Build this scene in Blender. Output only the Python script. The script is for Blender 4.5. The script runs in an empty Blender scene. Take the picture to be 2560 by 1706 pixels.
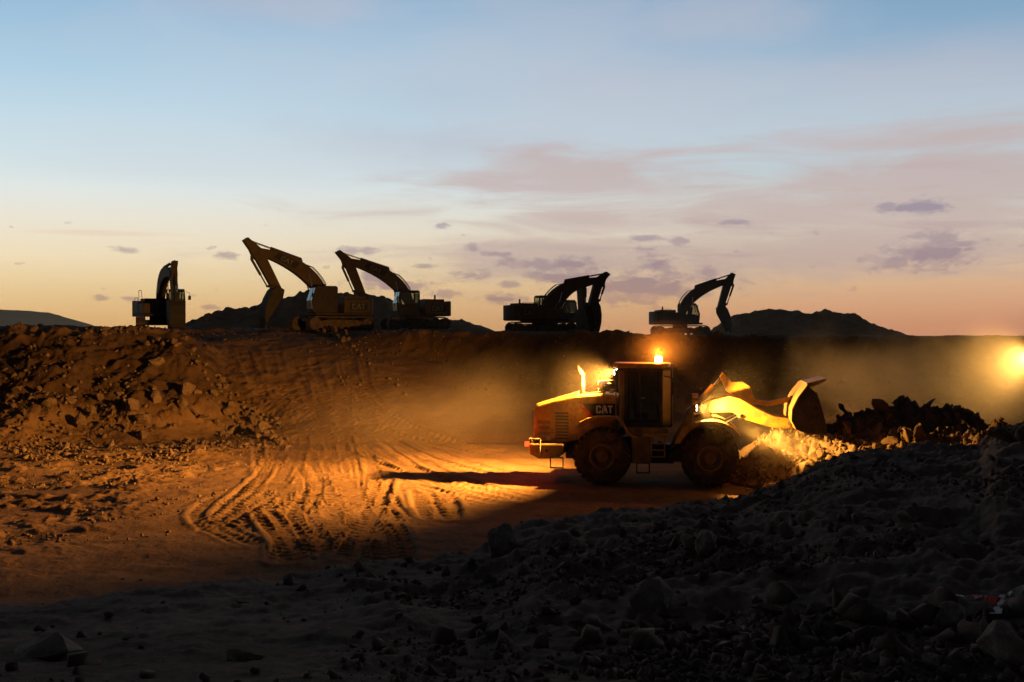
import bpy, bmesh, math, random
import numpy as np
from mathutils import Vector, Matrix, Euler
R = math.radians
F = 2844.0; CX = 1280.0; HY = 830.0; EYE = 5.0      # focal length, image centre and horizon of the 2560 px photograph
OV = 2560 / 2353.0
S = bpy.context.scene
COL = S.collection
def lin(r, g, b):
    f = lambda c: (c / 255 / 12.92) if c / 255 <= .04045 else ((c / 255 + .055) / 1.055) ** 2.4
    return (f(r), f(g), f(b), 1)

# ------------------------------------------------------------------ camera
cam = bpy.data.cameras.new('camera'); cam.lens = 40; cam.sensor_width = 36; cam.shift_y = -(853 - HY) / 2560
cam.clip_start = .1; cam.clip_end = 20000
co = bpy.data.objects.new('camera', cam); COL.objects.link(co)
co.location = (0, 0, EYE); co.rotation_euler = (R(90), 0, 0)
S.camera = co
S.view_settings.view_transform = 'Standard'; S.view_settings.look = 'None'
S.view_settings.exposure = 0; S.view_settings.gamma = 1; S.view_settings.use_curve_mapping = False
S.cycles.max_bounces = 6; S.cycles.diffuse_bounces = 3; S.cycles.volume_bounces = 1
S.cycles.sample_clamp_indirect = 3; S.cycles.use_denoising = True
try: S.cycles.denoiser = 'OPENIMAGEDENOISE'
except Exception: pass

# ------------------------------------------------------------------ world: afterglow in front, dark sky overhead and behind
W = bpy.data.worlds.new("World"); S.world = W; W.use_nodes = True
nt = W.node_tree; N = nt.nodes; L = nt.links
for n in list(N): N.remove(n)
def nd(t, **k):
    n = N.new(t)
    for a, v in k.items(): setattr(n, a, v)
    return n
def mth(op, a, b=None, c=None, clamp=False):
    n = nd('ShaderNodeMath', operation=op); n.use_clamp = clamp
    for i, v in enumerate((a, b, c)):
        if v is None: continue
        if isinstance(v, (int, float)): n.inputs[i].default_value = v
        else: L.new(v, n.inputs[i])
    return n.outputs[0]
def sstep(x, lo, hi, to0=0., to1=1.):
    n = nd('ShaderNodeMapRange', interpolation_type='SMOOTHSTEP')
    L.new(x, n.inputs[0]); n.inputs[1].default_value = lo; n.inputs[2].default_value = hi
    n.inputs[3].default_value = to0; n.inputs[4].default_value = to1
    return n.outputs[0]
def mix(f, a, b, blend='MIX'):
    n = nd('ShaderNodeMix', data_type='RGBA', blend_type=blend)
    for i, v in ((0, f), (6, a), (7, b)):
        if isinstance(v, (int, float)): n.inputs[i].default_value = v
        elif isinstance(v, tuple): n.inputs[i].default_value = v
        else: L.new(v, n.inputs[i])
    return n.outputs[2]
tc = nd('ShaderNodeTexCoord'); sp = nd('ShaderNodeSeparateXYZ'); L.new(tc.outputs['Generated'], sp.inputs[0])
el = mth('ARCSINE', sp.outputs[2]); az = mth('ARCTAN2', sp.outputs[0], sp.outputs[1])
def ramp(x, stops, hi):
    n = nd('ShaderNodeValToRGB'); cr = n.color_ramp; cr.interpolation = 'LINEAR'
    while len(cr.elements) > 1: cr.elements.remove(cr.elements[-1])
    first = True
    for p, c in stops:
        e = cr.elements[0] if first else cr.elements.new(p / hi)
        e.position = p / hi; e.color = c if len(c) == 4 else lin(*c); first = False
    L.new(mth('DIVIDE', x, hi, clamp=True), n.inputs[0])
    return n.outputs[0]
ys = [0, 100, 200, 300, 400, 450, 500, 550, 600, 650, 700, 750]
lc = [(146,182,212),(160,194,220),(176,207,227),(196,218,230),(210,226,230),(224,231,228),(233,230,217),(242,230,206),(251,231,194),(254,224,172),(254,211,149),(250,195,127)]
rc = [(124,161,192),(138,170,198),(156,182,203),(172,194,207),(186,201,206),(197,205,203),(207,205,195),(216,202,184),(226,198,169),(234,189,151),(238,177,137),(233,160,124)]
def stops(cs):
    o = [(math.atan((HY - y * OV) / F), c) for y, c in zip(ys, cs)][::-1]
    return [(0, o[0][1])] + o + [(.34, (84,118,156)), (.42, (42,52,72)), (.6, (22,20,23)), (1.2, (17,15,17))]
azf = sstep(az, -.34, .50)
sky = mix(azf, ramp(el, stops(lc), 1.2), ramp(el, stops(rc), 1.2))
cx = nd('ShaderNodeCombineXYZ'); L.new(az, cx.inputs[0]); L.new(el, cx.inputs[1])
uv = cx.outputs[0]
def noise(vec, sc, loc=(0,0,0), rot=0, scale=1, detail=4, rough=.55, dist=0):
    m = nd('ShaderNodeMapping'); L.new(vec, m.inputs[0]); m.inputs['Location'].default_value = loc
    m.inputs['Rotation'].default_value = (0, 0, rot); m.inputs['Scale'].default_value = sc
    n = nd('ShaderNodeTexNoise'); L.new(m.outputs[0], n.inputs['Vector']); n.inputs['Scale'].default_value = scale
    n.inputs['Detail'].default_value = detail; n.inputs['Roughness'].default_value = rough; n.inputs['Distortion'].default_value = dist
    return n.outputs[0]
def ellm(px, py, rx, ry, warp, soft=.6):          # soft ellipse given by where it stands in the sky, ragged by noise
    a0 = math.atan((px * OV - CX) / F); e0 = math.atan((HY - py * OV) / F); rx = rx * OV / F; ry = ry * OV / F
    dx = mth('DIVIDE', mth('SUBTRACT', az, a0), rx); dy = mth('DIVIDE', mth('SUBTRACT', el, e0), ry)
    d = mth('SQRT', mth('ADD', mth('MULTIPLY', dx, dx), mth('MULTIPLY', dy, dy)))
    return sstep(mth('ADD', d, warp), 1 - soft, 1 + soft, 1, 0)
def vmax(ms):
    o = ms[0]
    for m in ms[1:]: o = mth('MAXIMUM', o, m)
    return o
# high soft lavender veil
nA = noise(uv, (5, 9, 1), (2.3, .7, 0), R(24), 1, 3, .45, .3)
veil = mth('MULTIPLY', sstep(nA, .42, .66), mth('MULTIPLY', sstep(az, -.3, -.02), sstep(el, .1, .17)))
lump2 = mth('MULTIPLY', mth('SUBTRACT', noise(uv, (7, 14, 1), (4, 4, 0), R(20), 1, 6, .55, .4), .5), 2.4)
veil = mth('MAXIMUM', mth('MULTIPLY', veil, .6), vmax([ellm(1450, 190, 260, 80, lump2, .9), ellm(1600, 60, 240, 60, lump2, .9), ellm(620, 25, 200, 34, lump2, .9), ellm(2150, 200, 330, 60, lump2, .9), ellm(1050, 330, 300, 50, lump2, .9)]))
sky = mix(mth('MULTIPLY', veil, .55), sky, lin(186, 188, 202))
lump3 = mth('MULTIPLY', mth('SUBTRACT', noise(uv, (3.5, 12, 1), (9, 4, 0), R(28), 1, 7, .6, .8), .5), 2.6)
pale = vmax([ellm(1000, 120, 520, 120, lump3, .9), ellm(1350, 260, 420, 90, lump3, .9), ellm(700, 380, 500, 60, lump3, .9), ellm(2000, 300, 500, 70, lump3, .9)])
sky = mix(mth('MULTIPLY', pale, .34), sky, lin(206, 208, 216))
# long soft rosy sheets in the middle right
nB = noise(uv, (5.5, 34, 1), (.2, 3.4, 0), R(9), 1, 8, .6, .7)
lump = mth('MULTIPLY', mth('SUBTRACT', nB, .5), 4.2)
sheets = vmax([ellm(1440, 420, 330, 62, lump, .75), ellm(1850, 500, 620, 48, lump, .8), ellm(2180, 420, 460, 44, lump, .75),
               ellm(1330, 500, 210, 40, lump, .8), ellm(1700, 590, 700, 46, lump, .85), ellm(2250, 345, 260, 34, lump, .8)])
sky = mix(mth('MULTIPLY', sheets, .72), sky, lin(196, 172, 168))
nC = noise(uv, (6, 62, 1), (5, 1, 0), R(4), 1, 6, .62, .6)
streak = mth('MULTIPLY', sstep(nC, .5, .72), mth('MULTIPLY', sstep(az, -.08, .14), mth('MULTIPLY', sstep(el, .02, .06), sstep(el, .16, .11))))
sky = mix(mth('MULTIPLY', streak, .6), sky, lin(190, 166, 164))
tr = ellm(250, 549, 130, 5, mth('MULTIPLY', mth('SUBTRACT', noise(uv, (20, 60, 1), (0, 0, 0), R(-8)), .5), 1.5), .7)
sky = mix(mth('MULTIPLY', tr, .35), sky, lin(232, 196, 172))
# small low cumulus
nW = noise(uv, (62, 130, 1), (0, 0, 0), 0, 1, 6, .66)
wp = mth('MULTIPLY', mth('SUBTRACT', nW, .5), 5.2)
cum = [(1300,612,60,13),(1470,662,115,24),(1560,672,45,14),(1320,640,70,12),(1235,633,26,7),(1190,606,34,8),(1510,611,30,14),(1625,634,20,13),(1240,606,22,9),
       (2115,493,46,11),(2045,491,24,7),(2140,594,60,22),(2160,560,40,10),(2050,612,40,12),(1150,688,42,8),(1082,633,32,7),(820,579,34,6),(860,638,42,17),(940,659,40,10),
       (1088,569,16,6),(1140,584,26,4),(1010,520,14,5),(1695,517,22,4),(1490,549,26,5),(1480,573,24,5),(1563,558,16,7),(520,595,18,6),(1020,676,26,8),(300,692,18,4),(232,690,16,4),(480,707,15,4),
       (284,584,18,5),(1170,655,20,5),(2210,575,20,6),(1340,608,28,7),(975,612,16,4)]
cmask = vmax([ellm(a, b, c * 1.15, d * 1.25, wp, .7) for a, b, c, d in cum])
nS = noise(uv, (60, 150, 1), (3, 9, 0), 0, 1, 3, .5)
scat = mth('MULTIPLY', sstep(nS, .66, .71), mth('MULTIPLY', sstep(el, .02, .035), sstep(el, .105, .08)))
cmask = mth('MAXIMUM', cmask, mth('MULTIPLY', scat, .55))
wp2 = mth('MULTIPLY', mth('SUBTRACT', noise(uv, (50, 95, 1), (7, 2, 0), 0, 1, 7, .62), .5), 3.0)
main_ = vmax([ellm(a, b, c, d, wp2, .3) for a, b, c, d in [(1450,655,85,19),(1535,664,48,15),(1310,641,55,12),(1300,609,42,10),(2150,594,52,19),(2112,493,44,9),(905,657,42,11),(865,636,36,15),(1150,688,36,6),(1510,610,24,11)]])
cmask = mth('MAXIMUM', cmask, mth('MULTIPLY', main_, 1.3))
ccol = ramp(el, [(0, (190,142,130)), (.05, (164,138,148)), (.12, (146,140,158)), (.2, (150,150,170))], .3)
sky = mix(mth('MULTIPLY', cmask, .62), sky, ccol)
# away from the afterglow the sky is night-dark
away = sstep(mth('ABSOLUTE', az), .6, 1.5)
sky = mix(away, sky, mix(.92, sky, (.0065, .0055, .0065, 1)))
sky = mix(sstep(el, -.02, .0), (.02, .013, .01, 1), sky)
nis = nd('ShaderNodeTexSky', sky_type='NISHITA'); nis.sun_disc = False; nis.sun_elevation = R(-4); nis.sun_rotation = R(-25)
sky = mix(.01, sky, nis.outputs[0], 'ADD')
bg = nd('ShaderNodeBackground'); L.new(sky, bg.inputs[0]); bg.inputs[1].default_value = 1.0
wo = nd('ShaderNodeOutputWorld'); L.new(bg.outputs[0], wo.inputs[0])
W.cycles.sampling_method = 'MANUAL'; W.cycles.sample_map_resolution = 1024

# ------------------------------------------------------------------ materials
def newmat(name):
    global N, L, nt
    m = bpy.data.materials.new(name); m.use_nodes = True; nt = m.node_tree; N = nt.nodes; L = nt.links
    for n in list(N): N.remove(n)
    return m
def surf(name, c1, c2, rough=.85, sc=2., bump=.3, bscale=12., metal=0., c3=None, spec=.3, dirt=None, bdist=.05):
    m = newmat(name)
    b = nd('ShaderNodeBsdfPrincipled'); o = nd('ShaderNodeOutputMaterial'); L.new(b.outputs[0], o.inputs[0])
    tc = nd('ShaderNodeTexCoord'); v = tc.outputs['Object']
    a = noise(v, (1, 1, 1), scale=sc, detail=8, rough=.65)
    col = mix(sstep(a, .35, .65), c1 + (1,), c2 + (1,))
    if c3: col = mix(mth('MULTIPLY', sstep(noise(v, (1, 1, 1), (7, 3, 1), scale=sc * 4.3, detail=6), .52, .66), .7), col, c3 + (1,))
    if dirt:
        col = mix(mth('MULTIPLY', sstep(noise(v, (1, 1, 1), (1, 5, 9), scale=3.3, detail=9, rough=.7), .42, .68), dirt[1]), col, dirt[0] + (1,))
    L.new(col, b.inputs['Base Color'])
    b.inputs['Roughness'].default_value = rough; b.inputs['Metallic'].default_value = metal
    b.inputs['Specular IOR Level'].default_value = spec
    if bump:
        bp = nd('ShaderNodeBump'); bp.inputs['Strength'].default_value = bump; bp.inputs['Distance'].default_value = bdist
        L.new(noise(v, (1, 1, 1), scale=bscale, detail=8, rough=.7), bp.inputs['Height']); L.new(bp.outputs[0], b.inputs['Normal'])
    return m
def emis(name, col, strength):
    m = newmat(name); e = nd('ShaderNodeEmission'); o = nd('ShaderNodeOutputMaterial'); L.new(e.outputs[0], o.inputs[0])
    e.inputs[0].default_value = col + (1,); e.inputs[1].default_value = strength; return m
def glassy(name, tint, trans, rough=.04, refl=.12):
    m = newmat(name); t = nd('ShaderNodeBsdfTransparent'); t.inputs[0].default_value = tint + (1,)
    g = nd('ShaderNodeBsdfGlossy'); g.inputs['Roughness'].default_value = rough
    x = nd('ShaderNodeMixShader'); o = nd('ShaderNodeOutputMaterial')
    fr = nd('ShaderNodeFresnel'); fr.inputs[0].default_value = 1.5
    L.new(mth('MULTIPLY_ADD', fr.outputs[0], .8, refl, True), x.inputs[0]); L.new(t.outputs[0], x.inputs[1]); L.new(g.outputs[0], x.inputs[2]); L.new(x.outputs[0], o.inputs[0])
    return m
DUST = (.20, .125, .07)
M = {}
M['paint'] = surf('yellow_paint', (.58, .31, .03), (.40, .21, .03), .5, 1.8, .12, 30, spec=.4, dirt=((.16, .10, .055), .85))
M['pale'] = surf('dusty_cream_paint', (.34, .25, .12), (.24, .17, .08), .5, 1.5, .08, 30, dirt=(DUST, .5))
M['oldpaint'] = surf('weathered_yellow_paint', (.30, .17, .04), (.20, .12, .04), .65, 1.3, .1, 30, dirt=((.12, .08, .05), .7))
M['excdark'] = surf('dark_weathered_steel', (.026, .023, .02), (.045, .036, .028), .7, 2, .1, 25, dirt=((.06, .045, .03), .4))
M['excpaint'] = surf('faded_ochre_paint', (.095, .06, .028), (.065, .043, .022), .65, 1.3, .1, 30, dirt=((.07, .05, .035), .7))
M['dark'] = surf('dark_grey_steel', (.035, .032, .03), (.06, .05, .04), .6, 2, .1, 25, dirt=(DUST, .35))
M['steel'] = surf('worn_steel', (.12, .09, .07), (.2, .15, .1), .55, 2, .15, 25, metal=.3)
M['chrome'] = surf('hydraulic_rod', (.6, .6, .6), (.5, .5, .5), .2, 2, 0, metal=1)
M['rubber'] = surf('dusty_tyre_rubber', (.03, .026, .022), (.075, .05, .032), .9, 3, .3, 40, dirt=(DUST, .5))
M['rim'] = surf('dusty_wheel_rim', (.24, .14, .05), (.14, .085, .04), .7, 3, .1, 25, dirt=(DUST, .6))
M['track'] = surf('muddy_track_steel', (.06, .045, .035), (.12, .08, .05), .8, 2, .3, 20, dirt=(DUST, .7))
M['black'] = surf('black_decal', (.012, .012, .012), (.02, .02, .02), .5, 2, 0)
M['white'] = surf('white_lettering', (.75, .74, .72), (.62, .6, .58), .5, 6, 0)
M['tapewhite'] = surf('dirty_white_tape', (.34, .32, .31), (.26, .24, .23), .6, 6, 0)
M['red'] = surf('red_decal', (.5, .02, .01), (.4, .02, .01), .5, 6, 0)
M['seat'] = surf('black_seat_fabric', (.03, .03, .03), (.05, .05, .05), .9, 6, .2)
M['glass'] = glassy('tinted_cab_glass', (.74, .78, .72), .4, refl=.05)
M['faded'] = surf('faded_lettering', (.15, .145, .14), (.10, .095, .09), .7, 6, 0)
M['mirrorglass'] = glassy('sky_reflecting_windscreen', (.10, .12, .13), .1, .25, .42)
M['litglass'] = surf('dusty_lit_windscreen', (.22, .17, .07), (.30, .24, .10), .35, 3, 0, spec=.6)  # opaque yellow puts headlamp light into the colour of the dusty glass
M['lamp'] = emis('lit_work_lamp', (1, .86, .55), 60)
M['head'] = emis('lit_headlamp', (1, .8, .42), 70)
M['beaconlens'] = emis('lit_amber_beacon', (1, .42, .08), 70)
M['tail'] = emis('lit_tail_lamp', (1, .035, .006), 6)
M['flood'] = emis('lit_flood_lamp', (1, .78, .36), 8)
M['soil'] = None
M['rock'] = surf('pale_quarry_rock', (.20, .132, .08), (.125, .08, .05), .95, 1.4, .5, 7, c3=(.26, .185, .12), spec=.1)
M['rockpale'] = surf('pale_grey_rock', (.30, .25, .22), (.19, .155, .135), .95, 1.4, .6, 7, c3=(.38, .33, .29), spec=.1)
M['rockdark'] = surf('dusty_grey_rock', (.16, .118, .094), (.10, .073, .06), .95, 1.4, .6, 7, c3=(.24, .185, .155), spec=.1)
def soil():
    m = newmat('quarry_soil')
    b = nd('ShaderNodeBsdfPrincipled'); o = nd('ShaderNodeOutputMaterial'); L.new(b.outputs[0], o.inputs[0])
    tc = nd('ShaderNodeTexCoord'); v = tc.outputs['Object']; s = nd('ShaderNodeSeparateXYZ'); L.new(v, s.inputs[0])
    big = noise(v, (1, 1, 1), scale=.16, detail=6, rough=.6)
    mid = noise(v, (1, .45, 1), (3, 1, 0), scale=.9, detail=9, rough=.68)
    fine = noise(v, (1, 1, 1), (9, 2, 0), scale=9, detail=8, rough=.75)
    col = mix(sstep(big, .38, .62), (.19, .105, .048, 1), (.26, .15, .07, 1))
    col = mix(mth('MULTIPLY', sstep(mid, .42, .62), .6), col, (.16, .088, .045, 1))
    col = mix(mth('MULTIPLY', sstep(fine, .45, .7), .6), col, (.31, .195, .095, 1))
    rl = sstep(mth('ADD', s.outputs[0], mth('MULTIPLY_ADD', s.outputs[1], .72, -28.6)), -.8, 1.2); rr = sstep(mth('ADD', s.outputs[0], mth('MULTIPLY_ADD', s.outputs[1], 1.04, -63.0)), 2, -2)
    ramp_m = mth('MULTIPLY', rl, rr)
    hi_ = mth('MULTIPLY', sstep(s.outputs[2], .5, 2.2), sstep(s.outputs[2], 5.3, 4.4))  # reddish bank earth, darkened further to stand in for weaker lamplight
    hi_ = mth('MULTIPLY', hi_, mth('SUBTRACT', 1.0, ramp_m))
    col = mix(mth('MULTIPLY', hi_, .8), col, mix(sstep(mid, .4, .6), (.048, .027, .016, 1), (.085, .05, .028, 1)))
    near = sstep(s.outputs[1], 19, 23, 1, 0)                         # the grey spoil bank in the foreground is another earth
    g = mix(sstep(mid, .38, .62), (.12, .084, .066, 1), (.20, .148, .118, 1))
    g = mix(mth('MULTIPLY', sstep(fine, .5, .72), .6), g, (.28, .215, .175, 1))
    col = mix(near, col, g)
    L.new(col, b.inputs['Base Color']); b.inputs['Roughness'].default_value = .95; b.inputs['Specular IOR Level'].default_value = .1
    bp = nd('ShaderNodeBump'); bp.inputs['Strength'].default_value = .8; bp.inputs['Distance'].default_value = .05
    h = mth('ADD', noise(v, (1, 1, 1), scale=6, detail=10, rough=.75), mth('MULTIPLY', fine, .5))
    L.new(h, bp.inputs['Height']); L.new(bp.outputs[0], b.inputs['Normal'])
    return m
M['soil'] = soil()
M['heap'] = surf('spoil_heap_earth', (.15, .098, .066), (.22, .15, .10), .95, .5, .8, 2.5, spec=.05, bdist=.2)
M['hillmat'] = surf('distant_hill_earth', (.26, .17, .14), (.20, .13, .11), 1, .01, 0, spec=0)

# ------------------------------------------------------------------ mesh helpers
def tag(o, label=None, cat=None, group=None, kind=None):
    if label: o['label'] = label
    if cat: o['category'] = cat
    if group: o['group'] = group
    if kind: o['kind'] = kind
    return o
def empty(name, loc=(0, 0, 0), rz=0, parent=None):
    o = bpy.data.objects.new(name, None); COL.objects.link(o); o.location = loc; o.rotation_euler = (0, 0, rz); o.empty_display_size = .3
    if parent: o.parent = parent
    return o
class MB:
    def __init__(s): s.b = bmesh.new()
    def _add(s, vs, fs, mx=None):
        bv = [s.b.verts.new(mx @ Vector(v) if mx else v) for v in vs]
        for f in fs:
            try: s.b.faces.new([bv[i] for i in f])
            except ValueError: pass
        return s
    def box(s, x0, x1, y0, y1, z0, z1, mx=None):
        v = [(x, y, z) for x in (x0, x1) for y in (y0, y1) for z in (z0, z1)]
        return s._add(v, [(0, 1, 3, 2), (4, 6, 7, 5), (0, 4, 5, 1), (2, 3, 7, 6), (0, 2, 6, 4), (1, 5, 7, 3)], mx)
    def prism(s, pts, y0, y1, mx=None):                   # profile in x,z extruded along y
        n = len(pts)
        v = [(p[0], y0, p[1]) for p in pts] + [(p[0], y1, p[1]) for p in pts]
        f = [tuple(range(n)), tuple(range(2 * n - 1, n - 1, -1))] + [(i, i + n, (i + 1) % n + n, (i + 1) % n) for i in range(n)]
        return s._add(v, f, mx)
    def plan(s, pts, z0, z1, mx=None):                    # profile in x,y extruded along z
        n = len(pts)
        v = [(p[0], p[1], z0) for p in pts] + [(p[0], p[1], z1) for p in pts]
        f = [tuple(range(n - 1, -1, -1)), tuple(range(n, 2 * n))] + [(i, (i + 1) % n, (i + 1) % n + n, i + n) for i in range(n)]
        return s._add(v, f, mx)
    def tube(s, p, q, r, seg=8, r2=None, mx=None):
        p = Vector(p); q = Vector(q); d = (q - p)
        if d.length < 1e-6: return s
        z = d.normalized(); x = z.orthogonal().normalized(); y = z.cross(x); r2 = r if r2 is None else r2
        v = []
        for c, rr in ((p, r), (q, r2)):
            for i in range(seg):
                a = 2 * math.pi * i / seg; v.append(tuple(c + x * math.cos(a) * rr + y * math.sin(a) * rr))
        f = [tuple(range(seg - 1, -1, -1)), tuple(range(seg, 2 * seg))] + [(i, (i + 1) % seg, (i + 1) % seg + seg, i + seg) for i in range(seg)]
        return s._add(v, f, mx)
    def path(s, pts, r, seg=6, mx=None):
        for a, b in zip(pts[:-1], pts[1:]): s.tube(a, b, r, seg, mx=mx)
        return s
    def lathe_y(s, prof, cx, cz, seg=40, mx=None):         # closed profile of (radius, y) turned about the y axis through cx,cz
        n = len(prof); v = []
        for i in range(seg):
            a = 2 * math.pi * i / seg
            for r, y in prof: v.append((cx + r * math.cos(a), y, cz + r * math.sin(a)))
        f = []
        for i in range(seg):
            j = (i + 1) % seg
            for k in range(n):
                l = (k + 1) % n; f.append((i * n + k, j * n + k, j * n + l, i * n + l))
        return s._add(v, f, mx)
    def build(s, name, mat, parent=None, bevel=0, smooth=False):
        bmesh.ops.recalc_face_normals(s.b, faces=s.b.faces)
        me = bpy.data.meshes.new(name); s.b.to_mesh(me); s.b.free(); me.materials.append(mat)
        if smooth:
            for p in me.polygons: p.use_smooth = True
        o = bpy.data.objects.new(name, me); COL.objects.link(o)
        if parent: o.parent = parent
        if bevel:
            m = o.modifiers.new('bevel', 'BEVEL'); m.width = bevel; m.segments = 2; m.limit_method = 'ANGLE'; m.angle_limit = R(35)
        return o
def ribbon(pts, w0, w1=None, widths=None):               # a bent plate profile in x,z around a spine
    P = [Vector((a, b)) for a, b in pts]; n = len(P); up = []; dn = []
    for i in range(n):
        t = (P[min(i + 1, n - 1)] - P[max(i - 1, 0)]).normalized(); nn = Vector((-t.y, t.x)); w = widths[i] if widths else w0 + (w1 - w0) * i / (n - 1)
        up.append(P[i] + nn * w / 2); dn.append(P[i] - nn * w / 2)
    return [tuple(p) for p in up + dn[::-1]]
def arc(cx, cz, r, a0, a1, n=12): return [(cx + r * math.cos(R(a0 + (a1 - a0) * i / n)), cz + r * math.sin(R(a0 + (a1 - a0) * i / n))) for i in range(n + 1)]
LET = {'C': [(0,.12),(.12,0),(.6,0),(.72,.12),(.72,.36),(.5,.36),(.5,.2),(.22,.2),(.22,.8),(.5,.8),(.5,.64),(.72,.64),(.72,.88),(.6,1),(.12,1),(0,.88)],
       'A': [(.76,0),(1.0,0),(1.16,.34),(1.34,.34),(1.5,0),(1.74,0),(1.42,1),(1.08,1)], 'T': [(1.98,0),(2.22,0),(2.22,.8),(2.46,.8),(2.46,1),(1.74,1),(1.74,.8),(1.98,.8)]}
def lettering(parent, x, y, z, h, flip=1, ang=0, thick=.012, mat=None):
    m = MB(); c, s_ = math.cos(ang), math.sin(ang)
    for k, p in LET.items():
        q = [(x + flip * (c * a * h * .86) - s_ * b * h, z + flip * s_ * a * h * .86 + c * b * h) for a, b in p]
        m.prism(q, y, y + thick)
    return m.build('lettering', mat or M['white'], parent)

# ------------------------------------------------------------------ noise and terrain
def h2(ix, iy, seed):
    ix = ix.astype(np.int64); iy = iy.astype(np.int64)
    n = (ix * 374761393 + iy * 668265263 + seed * 974711) & 0xffffffff
    n = ((n ^ (n >> 13)) * 1274126177) & 0xffffffff
    n = n ^ (n >> 16)
    return (n & 0xffffff) / float(0xffffff)
def vn(x, y, seed):
    ix = np.floor(x); iy = np.floor(y); fx = x - ix; fy = y - iy
    fx = fx * fx * (3 - 2 * fx); fy = fy * fy * (3 - 2 * fy)
    a = h2(ix, iy, seed); b = h2(ix + 1, iy, seed); c = h2(ix, iy + 1, seed); d = h2(ix + 1, iy + 1, seed)
    return (a + (b - a) * fx) * (1 - fy) + (c + (d - c) * fx) * fy - .5
def fbm(x, y, sc, octv, seed, gain=.5, ridged=False):
    o = np.zeros_like(x); a = 1.
    for i in range(octv):
        c, s_ = math.cos(.6 * i + .3), math.sin(.6 * i + .3)
        n = vn((x * c - y * s_) / sc + 13.1 * i, (x * s_ + y * c) / sc - 7.7 * i, seed + i)
        if ridged: n = .5 - np.abs(n) * 2
        o += a * n; a *= gain; sc *= .5
    return o
def ss(a, b, x): t = np.clip((x - a) / (b - a), 0, 1); return t * t * (3 - 2 * t)
cr = np.array([(-400,1470),(0,1395),(200,1372),(400,1342),(560,1336),(700,1324),(830,1300),(1000,1292),(1120,1274),(1220,1216),(1400,1184),(1620,1152),(1700,1142),(1850,1090),(1950,1050),(2100,1034),(2250,1026),(2290,992),(2353,984),(2800,940)]) * OV
dcr = np.array([(-400,10),(0,11),(560,12),(1120,14.5),(1220,16),(1620,19),(1850,20),(2100,21),(2353,22),(2800,24)])
def base_h(x, D):
    """smooth large shapes"""
    Dp = np.maximum(D, .5); px = np.clip(x / Dp, -2, 2) * F + CX
    # plateau
    zp = np.interp(x, [-60, -27, -18, -8, 0, 12, 30, 60], [5.25, 5.22, 5.08, 5.0, 4.93, 4.66, 4.55, 4.5])
    far = np.maximum(D - 118, 0); zp = zp - far * .0063 * ss(0, 60, far)
    # left bank
    toeL = np.interp(x, [-60, -30, -20, -11], [44, 47, 50, 54.5]) + fbm(x, D * 0, 6, 3, 5) * 2.5
    tl = np.clip((D - toeL) / np.interp(x, [-30, -11], [15, 11.5]), 0, 1); zl = zp * (.45 * tl + .55 * ss(0, 1, tl)) 
    # ramp
    tr_ = np.clip((D - 51.5) / 17.5, 0, 1); zr = 4.42 * (tr_ * .75 + .25 * ss(0, 1, tr_)) + np.clip((D - 69) / 8.5, 0, 1) * (zp - 4.42)
    zr = zr + .10 * np.clip(-12 - x, 0, 9) * ss(52, 60, D) * (1 - ss(64, 70, D)) - .25 * ss(-9, -3, x) * ss(52, 60, D) * (1 - ss(66, 72, D))
    # right wall
    toeR = np.interp(x, [-12, -4, 3, 12, 30, 60], [62, 60.5, 59.5, 60, 61, 62])
    tw = np.clip((D - toeR) / 7.5, 0, 1); zw = zp * ss(0, 1, tw * .85 + .15 * tw * tw)
    bl = np.interp(D, [40, 55, 66, 72], [-11.2, -11.0, -18.9, -22.5]) + fbm(D, x * 0, 3, 3, 9) * 1.2
    br = np.interp(D, [50, 58, 70, 78], [6.5, 2.7, -9.8, -14]) + fbm(D, x * 0, 3, 3, 19) * 1.2
    z = zl + (zr - zl) * ss(-2.6, 1.6, x - bl)
    z = z + (np.maximum(zw, zr * .98) - z) * ss(-1.2, 2.4, x - br)
    # foreground bank
    cy = np.interp(px, cr[:, 0], cr[:, 1]); Dc = np.interp(px, dcr[:, 0] * OV, dcr[:, 1]); zc = EYE - (cy - HY) / F * Dc
    t = np.clip((D - 4.5) / (Dc - 4.5), 0, 1); zn = 3.45 + (zc - 3.45) * (t * 1.0)
    zn = np.where(D > Dc, zc - (D - Dc) * .42 - np.maximum(D - Dc - 1.2, 0) * .16, zn)
    return np.where((zn > z) | (D < Dc), zn, z), (D < Dc + 1.5), zn > z
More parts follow.
